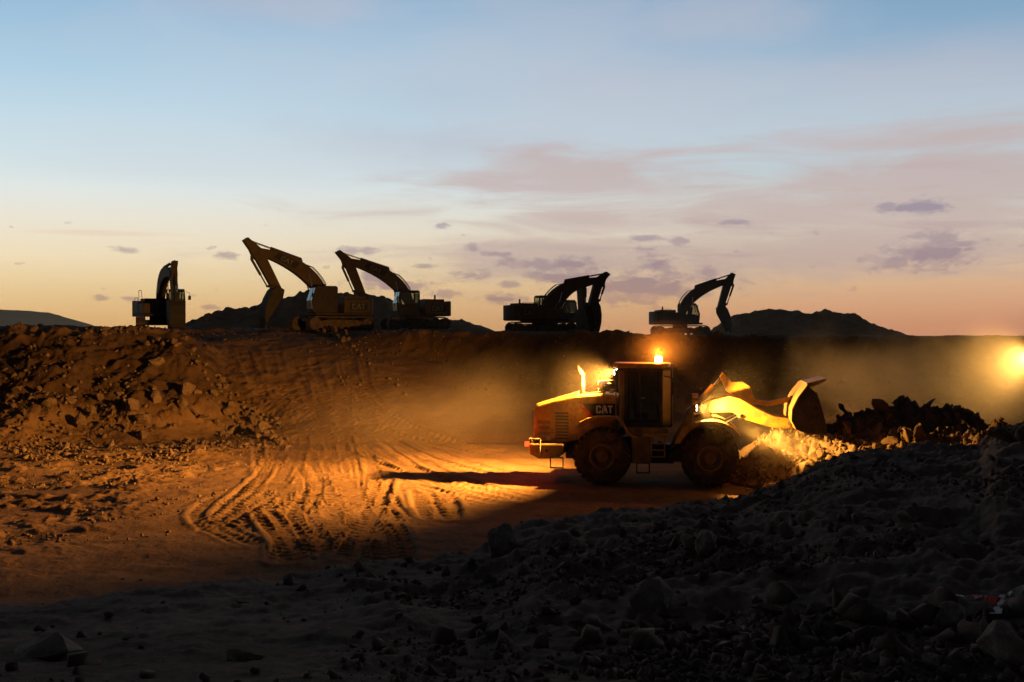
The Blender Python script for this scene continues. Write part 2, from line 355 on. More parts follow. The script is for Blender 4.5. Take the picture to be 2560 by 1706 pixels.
def height(x, D):
    z, near, onb = base_h(x, D)
    onf = onb | near
    n1 = fbm(x, D, 2.6, 4, 31, .5)
    n2 = fbm(x, D, .55, 5, 41, .55)
    rid = fbm(x, D, .9, 4, 51, .5, True)
    edge = np.clip((D - 3) / 6, 0.3, 1) * (.5 + .5 * ss(-.25, .08, x / np.maximum(D, 1)))
    zf = z + (n1 * .13 + n2 * .09 + np.maximum(rid - .1, 0) * .14 + np.maximum(fbm(x, D, .22, 3, 55, .6), 0) * .09 + (.25 - np.abs(fbm(x, D, .16, 3, 58, .6))) * .05) * edge
    steep = ss(.25, 1.0, z) * (1 - ss(4.35, 4.8, z))
    left = ss(-9, -12, x) * ss(46, 50, D)
    pl = ss(69, 75, D)
    ramp_ = ss(-1, 2, x - np.interp(D, [40, 55, 66, 72], [-11, -11.0, -18.9, -22.5])) * (1 - ss(-1, 2, x - np.interp(D, [50, 58, 70, 78], [6.5, 2.7, -9.8, -14]))) * ss(50, 53, D)
    amp = (.05 + .42 * steep * (1 - .9 * ramp_) + .12 * left) * (1 - .55 * pl)
    za = z + n1 * amp * .9 + n2 * (.015 + amp * .42) + np.maximum(rid - .2, 0) * amp * .35
    ft = ss(16, 18, D) * (1 - ss(47, 50, D))
    und = fbm(x * .35, D, 2.2, 3, 77) * .10 * ft                       # long shallow undulations of the worked floor
    patch = ss(-8.5, -13, x) * ft                                       # rough clods at the left of the floor
    za = za + und + patch * ((np.maximum(fbm(x, D * 1.0, 1.1, 5, 88, .62), -.12) * .22 + fbm(x * .6, D, 3.5, 2, 89) * .35))
    za = za + (1 - steep) * pl * np.maximum(fbm(x, D, 1.6, 4, 91, .55), 0) * .35
    crest = np.exp(-((D - np.interp(x, [-40, -22, -17], [60, 61, 64])) / 1.8) ** 2) * ss(-14, -18, x) + .7 * np.exp(-((D - 67.5) / 1.3) ** 2) * ss(-9, -5, x)
    za = za + crest * np.maximum(fbm(x, D, 1.2, 4, 97, .55) + .06, 0) * .75
    return np.where(onf, zf, za)
def hgt(x, y): return float(height(np.array([float(x)]), np.array([float(y)]))[0])
Dm = np.concatenate([np.arange(4.5, 30, .06), np.arange(30, 150, .12)])
def land(px, py):                                          # where the sight line through that point of the photograph meets the ground
    x = (px - CX) / F * Dm; zr = EYE - (py - HY) / F * Dm
    hh = height(x, Dm); k = np.nonzero(zr <= hh)[0]
    k = k[0] if len(k) else len(Dm) - 1
    return float(x[k]), float(Dm[k]), float(hh[k])
# wheel ruts
TR = [([(1280,1040),(1200,1120),(1130,1180),(1250,1260),(1400,1330)], .6), ([(1160,1060),(1060,1120),(1030,1180),(1130,1250),(1300,1320)], .6),
      ([(1600,880),(1655,960),(1670,1020),(1610,1090),(1560,1150),(1640,1250),(1700,1350)], 1.3), ([(1560,1060),(1540,1120),(1620,1210),(1680,1320)], 1),
      ([(2030,980),(1990,1080),(1950,1170),(1900,1260),(1850,1380)], 1.3), ([(1770,1070),(1850,1120),(1900,1200),(1950,1290)], 1.1),
      ([(1830,1065),(1920,1100),(1990,1140),(2100,1200)], 1), ([(1370,1110),(1420,1180),(1500,1270),(1560,1400)], 1.1), ([(1440,1100),(1500,1170),(1590,1250),(1700,1300)], 1.1),
      ([(1530,1240),(1500,1400)], .8), ([(1780,810),(1850,840),(1960,880),(2100,930)], .8), ([(1500,560),(1560,620),(1620,700),(1650,780),(1620,860)], .9),
      ([(1560,570),(1640,640),(1720,720),(1780,790)], .9), ([(1640,560),(1760,620),(1880,700),(1940,760)], .9), ([(1770,730),(1800,790),(1790,850),(1740,900)], 1.1),
      ([(1690,740),(1730,800),(1700,870)], 1.1), ([(1650,1130),(1760,1200),(1880,1290)], 1), ([(1700,1120),(1800,1230),(1860,1300)], .9),
      ([(2230,1040),(2250,1110),(2290,1180)], 1), ([(2330,1040),(2370,1110),(2380,1180)], 1), ([(2200,1010),(2400,1060),(2600,1100)], .8), ([(1850,930),(1700,980),(1560,1050)], .5), ([(1950,940),(1800,990),(1600,1080),(1400,1130)], .5)]
_r = random.Random(77)
def _b(p, t): return tuple((1 - t) ** 3 * a + 3 * (1 - t) ** 2 * t * b + 3 * (1 - t) * t * t * c + t ** 3 * d for a, b, c, d in zip(*p))
for _k in range(34):                                         # many passes sweeping off the ramp and fanning out over the floor (overview pixels)
    u = _r.random(); st = (540 + 260 * u, 800 + 30 * u); md = (600 + 200 * u + _r.uniform(-10, 30), 960 + _r.uniform(-10, 40))
    e = [(1180 + _r.uniform(-60, 60), 1070 + _r.uniform(-30, 110)), (940 + _r.uniform(-60, 60), 1290), (520 + _r.uniform(-80, 60), 1215 + _r.uniform(-30, 60)), (720 + _r.uniform(-60, 60), 1280)][_k % 4]
    m2_ = ((md[0] + e[0]) / 2 - (90 if e[0] > md[0] else -110), (md[1] + e[1]) / 2 + 20)
    pp = [_b((st, md, m2_, e), t / 9) for t in range(10)][_r.randint(0, 3):_r.randint(8, 10)]
    for off in (0, 52):
        TR.append(([((a + off) * OV * 2.119, (b * OV - 740) * 2.119) for a, b in pp], _r.choice([.45, .55, .65, .8])))
def smooth(p, it=3):
    p = np.array(p)
    for _ in range(it):
        q = np.empty((2 * len(p) - 2, 2)); q[0::2] = p[:-1] * .75 + p[1:] * .25; q[1::2] = p[:-1] * .25 + p[1:] * .75
        q[0] = p[0]; q[-1] = p[-1]; p = q
    return p
def add_ruts(X, Y, Z):
    lo = np.zeros_like(Z); hi = np.zeros_like(Z)
    for pts, dep in TR:
        g = smooth([land(a / 2.119, b / 2.119 + 740)[:2] for a, b in pts])
        x0, y0 = g.min(0) - .8; x1, y1 = g.max(0) + .8
        idx = np.nonzero((X > x0) & (X < x1) & (Y > y0) & (Y < y1))[0]
        if not len(idx): continue
        x = X[idx]; y = Y[idx]; best = np.full(len(idx), 9.); u = np.zeros(len(idx)); sl = np.zeros(len(idx)); s0 = 0
        for a, b in zip(g[:-1], g[1:]):
            d = b - a; ln = math.hypot(*d)
            if ln < 1e-4: continue
            d = d / ln; t = np.clip((x - a[0]) * d[0] + (y - a[1]) * d[1], 0, ln)
            ex = x - a[0] - d[0] * t; ey = y - a[1] - d[1] * t; r = np.hypot(ex, ey); k = r < best
            best[k] = r[k]; u[k] = (ex * d[1] - ey * d[0])[k]; sl[k] = s0 + t[k]; s0 += ln
        w = .34 if dep > .7 else .22; inside = 1 - ss(w - .05, w + .05, best)
        lug = np.sin((sl + np.abs(u) * .7) * 2 * math.pi / .42) * .026
        berm = np.exp(-((best - w - .12) / .11) ** 2) * .05
        fade = 1 - .0 * sl
        q = dep * (inside * (-.045 + lug) + berm * .9) * (.55 + .45 * ss(0, 1.5, sl) * ss(0, 1.5, s0 - sl))
        lo[idx] = np.minimum(lo[idx], q); hi[idx] = np.maximum(hi[idx], q)
    Z += lo + hi * (lo > -.03)
def grid_mesh(name, X, Y, Z, nr, nc, mat, smooth_=True):
    v = np.stack([X, Y, Z], 1).astype(np.float32)
    i = np.arange((nr - 1) * (nc - 1)); r = i // (nc - 1); c = i % (nc - 1); a = r * nc + c
    f = np.stack([a, a + 1, a + nc + 1, a + nc], 1).astype(np.int32)
    me = bpy.data.meshes.new(name); me.vertices.add(len(v)); me.vertices.foreach_set('co', v.ravel())
    me.loops.add(f.size); me.loops.foreach_set('vertex_index', f.ravel())
    me.polygons.add(len(f)); me.polygons.foreach_set('loop_start', np.arange(0, f.size, 4, dtype=np.int32))
    if smooth_: me.polygons.foreach_set('use_smooth', np.ones(len(f), dtype=bool))
    me.update(calc_edges=True); me.materials.append(mat)
    o = bpy.data.objects.new(name, me); COL.objects.link(o); return o
rows = np.concatenate([np.linspace(-2, 3, 12)[:-1], np.geomspace(3, 20, 300)[:-1], np.arange(20, 60, .085), np.arange(60, 84, .16), np.geomspace(84, 6000, 90)])
cols = np.concatenate([np.linspace(-1.1, -.5, 90)[:-1], np.linspace(-.5, .5, 900), np.linspace(.5, 1.1, 90)[1:]])
DD, AA = np.meshgrid(rows, cols, indexing='ij'); nr, nc = DD.shape
X = (AA * (DD + 1.)).ravel(); X[DD.ravel() < 0] *= 1; Y = DD.ravel().copy(); X = np.where(Y < 3, AA.ravel() * 4 , X)
Z = height(X, Y); add_ruts(X, Y, Z)
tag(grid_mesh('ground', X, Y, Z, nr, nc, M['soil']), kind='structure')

# distant hill and low far rise
def mound(name, x0, x1, d0, d1, prof, mat, nx=260, ny=60, amp=.5, sc=2., seed=3, base=None, power=1.3):
    xs = np.linspace(x0, x1, nx); ds = np.linspace(d0, d1, ny); DD, XX = np.meshgrid(ds, xs, indexing='ij')
    dm = (d0 + d1) / 2; t = 1 - np.abs((DD - dm) / (d1 - d0) * 2) ** power
    px = XX / dm * F + CX; top = np.interp(px, prof[:, 0] * OV, (HY - prof[:, 1] * OV) / F * dm + EYE)
    b = base
    Zz = b + (top - b) * np.clip(t, 0, 1) ** .8
    Zz = Zz + (fbm(XX, DD, sc, 5, seed, .55) * amp + np.maximum(fbm(XX, DD, sc * .45, 3, seed + 20, .6), 0) * amp * .9) * np.clip(t * 2, 0, 1) * np.clip((top - b) / 2, 0, 1)
    Zz = np.where(t <= .01, b - .5, Zz)
    return grid_mesh(name, XX.ravel(), DD.ravel(), Zz.ravel(), ny, nx, mat, False)
hp = np.array([(-700,790),(-300,728),(-100,714),(0,711),(60,714),(110,720),(160,738),(205,756),(240,775),(300,800)])
tag(mound('hill', -700, -350, 850, 1250, hp, M['hillmat'], amp=1.2, sc=30, base=-8), kind='structure')
fr = np.array([(1900,800),(2040,782),(2150,781),(2250,783),(2353,783),(2700,778),(3200,790)])
tag(mound('far_rise', 130, 620, 480, 760, fr, M['hillmat'], amp=.8, sc=9, base=-12), kind='structure')
m1 = np.array([(360,775),(425,757),(440,744),(500,722),(560,714),(600,702),(660,688),(690,672),(730,662),(770,674),(800,673),(830,676),(870,686),(900,694),(930,704),(975,712),(1010,738),(1070,740),(1105,748),(1155,770),(1200,790)])
o = mound('spoil_heap', -38, 0, 97, 119, m1, M['heap'], 420, 90, .55, 2.2, 7, base=4.6); tag(o, 'long dark rocky spoil heap on the skyline behind the two excavators facing left', 'spoil heap')
m2 = np.array([(1560,800),(1620,775),(1660,748),(1690,722),(1730,718),(1760,714),(1800,713),(1840,718),(1880,722),(1930,716),(1960,726),(1990,744),(2020,758),(2050,771),(2100,780),(2200,790)])
o = mound('spoil_heap', 14, 52, 116, 138, m2, M['heap'], 420, 90, .55, 2.2, 17, base=4.1); tag(o, 'broad dark spoil heap on the right of the skyline, past the lone excavator', 'spoil heap')
# rubble pile the loader digs into
def pile_h(x, D):
    f = ss(6.9, 12.2, x + (D - 37) * .25) * (1 - ss(14.6, 17.4, x)) * np.exp(-((D - 38.6 + .6 * np.clip(x - 8.5, 0, 6)) / 2.9) ** 2)
    return 2.45 * f + f ** .5 * (fbm(x, D, 1.5, 5, 61, .62) * 1.15 + np.maximum(fbm(x, D, .5, 3, 64, .6), 0) * .4) - .12 * (f < .03)
xs = np.linspace(5.5, 19, 330); ds = np.linspace(30, 46, 260); PD, PX = np.meshgrid(ds, xs, indexing='ij')
PZ = height(PX.ravel(), PD.ravel()) + pile_h(PX.ravel(), PD.ravel())
o = grid_mesh('rubble_pile', PX.ravel(), PD.ravel(), PZ, len(ds), len(xs), M['heap'], False)
tag(o, 'heaped dark broken rubble in front of the raised loader bucket', 'rubble pile')

# ------------------------------------------------------------------ rocks
rnd = random.Random(11)
def rock_mesh(seed, n=16, squash=(1, .8, .65), rough=.06):
    r = random.Random(seed); b = bmesh.new()
    for _ in range(n):
        v = Vector((r.gauss(0, 1), r.gauss(0, 1), r.gauss(0, 1))).normalized() * r.uniform(.8, 1.05)
        b.verts.new((v.x * squash[0], v.y * squash[1], v.z * squash[2]))
    res = bmesh.ops.convex_hull(b, input=b.verts)
    bmesh.ops.delete(b, geom=[v for v in b.verts if not v.link_faces], context='VERTS')
    bmesh.ops.bevel(b, geom=list(b.edges) + list(b.verts), offset=.05, segments=1, affect='EDGES', clamp_overlap=True)
    bmesh.ops.triangulate(b, faces=b.faces)
    bmesh.ops.subdivide_edges(b, edges=[e for e in b.edges if e.calc_length() > .3], cuts=2, use_grid_fill=True)
    bmesh.ops.triangulate(b, faces=b.faces)
    from mathutils import noise as mn
    for v in b.verts: v.co += v.co.normalized() * (mn.noise(v.co * 2.3 + Vector((seed, 0, 0))) * rough * 1.6 + mn.noise(v.co * 6 + Vector((seed, 3, 0))) * rough)
    me = bpy.data.meshes.new('rock'); b.to_mesh(me); b.free(); return me
protoL = [rock_mesh(100 + i, 10 + i % 4 * 3, (1, .7 + .3 * (i % 3) / 2, .5 + .4 * (i % 4) / 3)) for i in range(12)]
protoD = []
for m_ in protoL:
    c = m_.copy(); c.materials.append(M['rockdark']); protoD.append(c); m_.materials.append(M['rock'])
def ptop(x, y): 
    z = hgt(x, y)
    if 5.6 < x < 18.9 and 30.1 < y < 45.9: z += max(0, float(pile_h(np.array([x]), np.array([y]))[0]))
    return z
def rock(x, y, s, dark=False, label=None, group=None, sink=.25, name='boulder', cat='boulder', flat=1., tilt=.5, k=None):
    me = (protoD if dark else protoL)[rnd.randrange(12) if k is None else k]
    o = bpy.data.objects.new(name, me); COL.objects.link(o)
    o.scale = (s * rnd.uniform(.85, 1.2), s * rnd.uniform(.8, 1.1), s * rnd.uniform(.8, 1.15) * flat)
    o.rotation_euler = (rnd.uniform(-tilt, tilt), rnd.uniform(-tilt, tilt), rnd.uniform(0, 6.28))
    o.location = (x, y, ptop(x, y) + s * (.5 - sink) * flat)
    return tag(o, label, cat, group)
def rock_px(px, py, wpx, **k):                             # overview pixels, width in pixels
    x, y, z = land(px * OV, (py + wpx * .3) * OV); s = wpx * OV / 2 * y / F
    return rock(x, y, s, **k)
uniq = [(1155,1240,82,True,'large dark boulder standing alone on the edge of the foreground bank, left of centre',0),
        (1760,1385,92,True,'broad pale-topped rock lying in the middle of the foreground slope',0), (1500,1372,105,True,'wide lumpy rock left of the broad pale-topped rock in the foreground',0),
        (1405,1360,55,True,'upright rock at the left end of the foreground boulder group',0), (1878,1395,50,True,'pointed upright rock just right of the broad pale-topped foreground rock',0),
        (1960,1420,105,True,'long flat pale slab lying in the foreground towards the barrier tape',.45), (1700,1420,110,True,'long low slab below the broad pale-topped foreground rock',.5),
        (2190,1420,90,True,'blocky dark rock lying under the barrier tape',0), (2010,1488,95,True,'flat-topped rock near the bottom of the picture below the pale slab',.5),
        (1395,1228,0,True,'',0), (1480,1215,0,True,'',0), (1800,1215,60,True,'light-coloured rock half-way up the foreground bank right of centre',0), (1620,1250,90,True,'rounded large dark rock half-way up the foreground bank',0),
        (2305,990,85,True,'angular dark boulder on the skyline of the bank at the right edge of the picture',0), (2352,992,50,True,'dark boulder cut by the right edge of the picture',0),
        (330,958,44,False,'largest pale boulder in the rock row on the left bank',0), (250,1018,36,False,'pale boulder standing alone below the rock row on the left bank',0),
        (604,980,42,False,'pale angular boulder at the right end of the left bank rock row',0), (360,830,42,False,'reddish boulder high up on the left bank',0),
        (100,1425,230,True,'big dark outcrop lump at the lower left of the foreground',.6), (825,1300,34,True,'small pointed dark rock on the crest of the foreground bank',0), (665,1332,30,True,'small dark rock on the crest left of the pointed one',0),
        (2140,1520,60,True,'upright grey rock near the bottom right corner',0), (2300,1470,140,True,'large rough dark rock mound in the bottom right corner',0)]
for px, py, w, dk, lab, fl in uniq:
    if w:
        o = rock_px(px, py, w * 1.15, dark=dk, label=lab, flat=(fl or 1.), sink=.12 if not fl else .3, tilt=.5 if not fl else .12, k=None if not fl else 9)
        if dk and py > 1200: o.material_slots[0].link = 'OBJECT'; o.material_slots[0].material = M['rockpale']
G = 'pale rocks along the foot of the left bank'
row = [(20,915),(45,905),(35,935),(75,915),(90,900),(110,925),(150,895),(165,915),(135,940),(195,935),(215,940),(230,915),(255,945),(270,910),(300,930),(310,975),(352,915),(395,930),(420,950),(415,925),(450,945),(470,950),(480,925),(500,965),(520,950),(540,962),(560,950),(575,968),(560,935),(590,945),(490,900),(520,985),(395,975),(100,960),(60,955),(180,965),(230,975),(10,950),(330,1000),(285,985),(150,990),(545,985),(630,1000),(620,985),(640,1015),(600,1005),(455,905),(430,895),(350,890)]
for i, (px, py) in enumerate(row):
    w_ = rnd.choice([12, 16, 20, 26, 32, 40]); z_ = 'left third' if px < 210 else 'middle' if px < 430 else 'right end'; q_ = 'larger' if w_ > 20 else 'smaller'
    rock_px(px + rnd.uniform(-6, 6), py + rnd.uniform(-4, 4), w_, label=f'{q_} pale angular rock in the {z_} of the row along the left bank', group=f'{q_} rocks in the {z_} of the left bank row', tilt=1.4, sink=.1)
G = 'rocks along the shadowed edge between left bank and haul ramp'
for i in range(46):
    t = rnd.random(); px = 440 + 230 * t + rnd.uniform(-28, 8); py = 800 + 225 * t ** .9 + rnd.uniform(-12, 14)
    rock_px(px, py, rnd.uniform(9, 22), label='broken rock on the dark edge where the left bank meets the haul ramp', group=G, tilt=1.4, sink=.15)
G = 'lumps on the crest of the left bank'
for i in range(44):
    px = 195 + abs(rnd.gauss(0, 1)) * 75 if i < 30 else rnd.uniform(330, 430); py = rnd.uniform(750, 768) if i < 30 else rnd.uniform(770, 792)
    rock_px(px, py, rnd.uniform(8, 20), label='lamplit lump on the crest of the left bank beside the leftmost excavator', group=G, tilt=1.4, sink=.2)
G = 'boulders heaped at the top of the ramp'
for i, (px, py, w) in enumerate([(770,757,26),(785,750,24),(760,768,20),(778,772,24),(795,765,18),(745,760,16),(790,780,20),(802,778,14),(765,748,14),(812,795,14),(830,815,15),(850,835,13),(870,850,14),(895,870,15),(915,885,13),(932,905,12),(820,805,11)]):
    rock_px(px, py, w, label='boulder heaped at the top of the ramp below the second excavator' if i < 9 else 'stone strung down the right edge of the haul ramp', group=G if i < 9 else 'stones strung down the right edge of the ramp', tilt=1.4, sink=.1)
G = 'small stones on the plateau rim'
for i in range(40):
    px = rnd.choice([rnd.uniform(1165, 1420), rnd.uniform(1000, 1160), rnd.uniform(1500, 1780), rnd.uniform(420, 640)]); rock_px(px, rnd.uniform(764, 772), rnd.uniform(4, 10), label='small stone on the plateau rim below the excavators', group=G, tilt=1.4, name='stone', cat='stone')
G = 'lamplit rocks on the face of the rubble pile'
for i in range(95):
    t = rnd.random(); x = 7.6 + 6.4 * t + rnd.uniform(-.3, .3); y = 37.0 - 2.4 * rnd.random() - 1.7 * t
    s_ = rnd.choice([.12, .16, .22, .3, .36]); w_ = ('small' if s_ < .2 else 'large') + ' angular rock'; z_ = 'low at its left foot' if t < .3 else 'under the bucket' if t < .62 else 'towards its right end'
    rock(x, y, s_, label=f'{w_} on the near face of the rubble pile, {z_}', group=f'{w_}s on the near face of the rubble pile, {z_}', tilt=1.5, sink=.0, k=rnd.choice([0, 4, 8]))
for x, y, s, lab in [(9.4,35.4,.62,'tallest slanted slab on the near face of the rubble pile'),(8.3,34.9,.42,'rock at the left foot of the rubble pile next to the front wheel'),(10.6,36.1,.5,'broad pale slab below the loader bucket'),(8.9,34.2,.5,'dark jagged rock at the foot of the rubble pile'),(11.8,36.4,.4,'pale rock right of the slab below the bucket')]:
    rock(x, y, s, label=lab, dark='dark' in lab, tilt=1.2, sink=.0)
G = 'dark rocks along the top of the rubble pile'
for i in range(60):
    x = rnd.uniform(9.6, 16.3); y = rnd.uniform(36.9, 38.6) - .55 * min(max(x - 8.5, 0), 6) + .8
    z_ = 'left end by the bucket' if x < 12 else 'middle' if x < 14.2 else 'right end'; rock(x, y, rnd.choice([.07, .1, .14, .19]), dark=True, label=f'dark rock on the ragged top of the rubble pile, {z_}', group=f'dark rocks on top of the rubble pile, {z_}', tilt=1.1, sink=.2, k=rnd.choice([3, 7, 11, 2]))
for x, y, s, lab in [(10.75,38.0,.42,'big dark rock at the top of the pile just under the bucket lip'),(11.3,38.5,.36,'dark rock right of the one under the bucket lip'),(13.2,36.0,.32,'dark peak rock on the middle of the rubble pile'),(15.4,35.2,.36,'dark peak rock at the right shoulder of the rubble pile')]:
    rock(x, y, s, dark=True, label=lab, tilt=1, sink=.22, k=8)
G = 'grey stones strewn over the foreground bank'
for i in range(150):
    px = rnd.triangular(0, 2353, 1700); cyv = np.interp(px * OV, cr[:, 0], cr[:, 1]) / OV
    py = cyv + 12 + (1568 - cyv) * rnd.random() ** .9
    if px < 900 and rnd.random() < .5: continue
    w_ = rnd.choice([12, 16, 20, 26, 34, 44]); zn_ = ('left' if px < 900 else 'middle' if px < 1650 else 'right') + ' part'; rw_ = 'near its crest' if py < cyv + 90 else 'half-way down it' if py < 1430 else 'close to the bottom of the picture'
    sz_ = 'small' if w_ < 18 else 'middling' if w_ < 30 else 'large'
    rock_px(px, py, w_ * (.55 + .6 * (py - 1000) / 560), dark=True, label=f'{sz_} grey stone, {zn_[:-5]} of foreground bank, {rw_}', group=f'{sz_} grey stones on the {zn_} of the foreground bank, {rw_}', flat=rnd.uniform(.5, 1), name='stone', cat='stone')

# loose gravel, uncountable
def scatter(name, pts, mat):                                # pts: x, y, z, s
    tmpl = []
    for i in range(10):
        b = bmesh.new(); r = random.Random(500 + i)
        for _ in range(9): b.verts.new(Vector((r.gauss(0, 1), r.gauss(0, .8), r.gauss(0, .7))).normalized() * r.uniform(.7, 1.1))
        res = bmesh.ops.convex_hull(b, input=b.verts)
        bmesh.ops.delete(b, geom=[v for v in b.verts if not v.link_faces], context='VERTS')
        bmesh.ops.triangulate(b, faces=b.faces); b.verts.ensure_lookup_table(); b.verts.index_update()
        tmpl.append((np.array([v.co[:] for v in b.verts]), np.array([[v.index for v in f.verts] for f in b.faces]))); b.free()
    V = []; Fc = []; off = 0; rs = np.random.RandomState(5)
    for (x, y, z, s) in pts:
        tv, tf = tmpl[rs.randint(10)]; e = Euler(rs.uniform(0, 6.28, 3)).to_matrix(); e = np.array(e)
        v = (tv * s * rs.uniform(.7, 1.2, 3)) @ e.T + np.array([x, y, z + s * .2]); V.append(v); Fc.append(tf + off); off += len(tv)
    V = np.concatenate(V).astype(np.float32); Fc = np.concatenate(Fc).astype(np.int32)
    me = bpy.data.meshes.new(name); me.vertices.add(len(V)); me.vertices.foreach_set('co', V.ravel()); me.loops.add(Fc.size); me.loops.foreach_set('vertex_index', Fc.ravel())
    me.polygons.add(len(Fc)); me.polygons.foreach_set('loop_start', np.arange(0, Fc.size, 3, dtype=np.int32)); me.update(calc_edges=True); me.materials.append(mat)
    o = bpy.data.objects.new(name, me); COL.objects.link(o); return o
rs = np.random.RandomState(3)
def cloud(n, xf, sz, pile=False, dens=None):
    x, y = xf(n); z = height(x, y)
    if pile: z = z + np.maximum(pile_h(x, y), 0)
    s = sz[0] * (sz[1] / sz[0]) ** (rs.rand(n) ** 2.2)
    if dens is not None:
        k = rs.rand(n) < dens(x, y); x, y, z, s = x[k], y[k], z[k], s[k]
    return list(zip(x, y, z, s))
def fan(a0, a1, d0, d1, p=1.):
    def f(n):
        D = d0 * (d1 / d0) ** (rs.rand(n) ** p); a = rs.uniform(a0, a1, n); return a * D, D
    return f
clump = lambda x, y: ss(-.12, .25, fbm(x, y, 2.2, 4, 200))
tag(scatter('foreground_gravel', cloud(3500, fan(-.45, .52, 5, 24), (.04, .13), dens=lambda x, y: clump(x, y) * (.06 + .94 * ss(-.12, .15, x / y))) + cloud(52000, fan(-.5, .52, 4.6, 24), (.006, .055), dens=lambda x, y: ss(-.12, .25, fbm(x, y, 1.9, 5, 200, .6)) * (.10 + .90 * ss(-.2, .12, x / y))), M['rockdark']), 'loose grey gravel on the foreground bank', 'gravel', kind='stuff')
def lb(n): x = rs.uniform(-34, -9.5, n); return x, rs.uniform(44, 66, n)
tag(scatter('bank_rubble', cloud(15000, lb, (.03, .2), dens=lambda x, y: clump(x, y) * (1 - .75 * ss(53, 57, y)) * (1 - ss(-1, .5, x - np.interp(y, [40, 55, 66], [-10.6, -10.8, -18.2])))) +
    cloud(16000, lambda n: (rs.uniform(-30, -7, n), rs.uniform(27, 50, n)), (.02, .10), dens=lambda x, y: .75 * clump(x * 1.2, y * 1.8) * ss(-7.5, -13, x)) +
    cloud(3500, lambda n: (rs.uniform(-10, 34, n), rs.uniform(60, 70, n)), (.03, .14), dens=clump) + cloud(1800, lambda n: (rs.uniform(-24, -8, n), rs.uniform(66, 80, n)), (.03, .12), dens=clump), M['rock']), 'loose rubble on the pit banks', 'rubble', kind='stuff')
tag(scatter('pile_gravel', cloud(7000, lambda n: (rs.uniform(6.6, 17, n), rs.uniform(33, 40.5, n)), (.03, .16), True, dens=lambda x, y: ss(.02, .3, pile_h(x, y)) * .9 + .05), M['rock']), 'broken stone covering the rubble pile', 'rubble', kind='stuff')

# ------------------------------------------------------------------ wheel loader
A = R(9); LX, LY = 3.15, 38.45
def lamp(parent, kind, loc, energy, col, size=.05, spot=None, blend=.5, rot=None, name='light'):
    d = bpy.data.lights.new(name, kind); d.energy = energy; d.color = col; d.shadow_soft_size = size
    if spot: d.spot_size = R(spot); d.spot_blend = blend
    o = bpy.data.objects.new(name, d); COL.objects.link(o); o.location = loc
    if rot is not None: o.rotation_euler = Vector(rot).to_track_quat('-Z', 'Y').to_euler()
    if parent: o.parent = parent
    return o
ld = empty('wheel_loader', (LX, LY, 0), -A); tag(ld, 'yellow wheel loader with lit lamps and raised bucket working in the pit', 'wheel loader')
P = M['paint']
def wheel(cx, side):
    w = empty('wheel', (cx, side * 1.1, .925), 0, ld)
    prof = [(.40,-.30),(.62,-.325),(.82,-.31),(.90,-.25),(.905,0),(.90,.25),(.82,.31),(.62,.325),(.40,.30)]
    t = MB().lathe_y(prof, 0, 0, 48)
    for k in range(26):
        a = 2 * math.pi * k / 26
        for s_, ph in ((-1, 0), (1, .5)):
            a2 = a + ph * 2 * math.pi / 26
            mx = Matrix.Rotation(-a2, 4, 'Y') @ Matrix.Translation((.89, s_ * .17, 0)) @ Matrix.Rotation(s_ * R(28), 4, 'X')
            t.box(-.04, .045, -.17, .17, -.045, .045, mx)
    t.build('tyre', M['rubber'], w, smooth=False)
    r = MB().lathe_y([(.40,-.26),(.42,-.31),(.36,-.31),(.33,-.16),(.20,-.13),(.19,-.24),(.02,-.26),(.02,.26),(.19,.24),(.20,.13),(.33,.16),(.36,.31),(.42,.31),(.40,.26)], 0, 0, 32)
    for k in range(12):
        a = 2 * math.pi * k / 12
        for s_ in (-1, 1): r.tube((.27 * math.cos(a), s_ * .13, .27 * math.sin(a)), (.27 * math.cos(a), s_ * .175, .27 * math.sin(a)), .02, 6)
    r.build('rim', M['rim'], w)
for cx in (0, 3.47):
    for s_ in (-1, 1): wheel(cx, s_)
b = MB().prism([(-2.36,1.32),(-2.34,2.42),(-2.2,2.54),(-1.6,2.72),(-.95,2.88),(-.2,2.95),(.3,2.93),(.46,2.86),(.46,1.6),(-.5,1.5),(-1.2,1.32)], -.78, .78)
hood = b.build('hood', P, ld, .07)
MB().prism([(-2.30,2.57),(-.86,3.0),(-.86,2.90),(-2.30,2.49)], -.42, .42).build('hood_cover', P, ld, .03)
for y in (-.80, .785):
    b = MB()
    for k in range(9): b.box(-1.60, -1.16, y, y + .015, 1.42 + k * .105, 1.48 + k * .105)
    b.build('side_vent', M['dark'], ld)
b = MB()
for k in range(12): b.box(-2.39, -2.362, -.65, .65, 1.42 + k * .08, 1.465 + k * .08)
b.build('rear_grille', M['dark'], ld)
b = MB()
for z in (1.55, 1.75, 1.93): b.box(-2.2, -1.78, -.795, -.782, z, z + .1)
b.box(-1.75, -1.65, -.795, -.782, 1.6, 1.66); b.box(-1.75, -1.65, -.795, -.782, 1.7, 1.76)
b.build('service_panel', M['oldpaint'], ld)
MB().prism([(-2.42,.95),(-2.45,1.3),(-1.28,1.3),(-1.25,1.0),(-1.5,.82),(-2.1,.8)], -1.18, 1.18).build('counterweight', M['oldpaint'], ld, .05)
b = MB(); b.tube((-1.85, -1.185, 1.08), (-1.85, -1.2, 1.08), .05, 12); b.build('tie_hole', M['black'], ld)
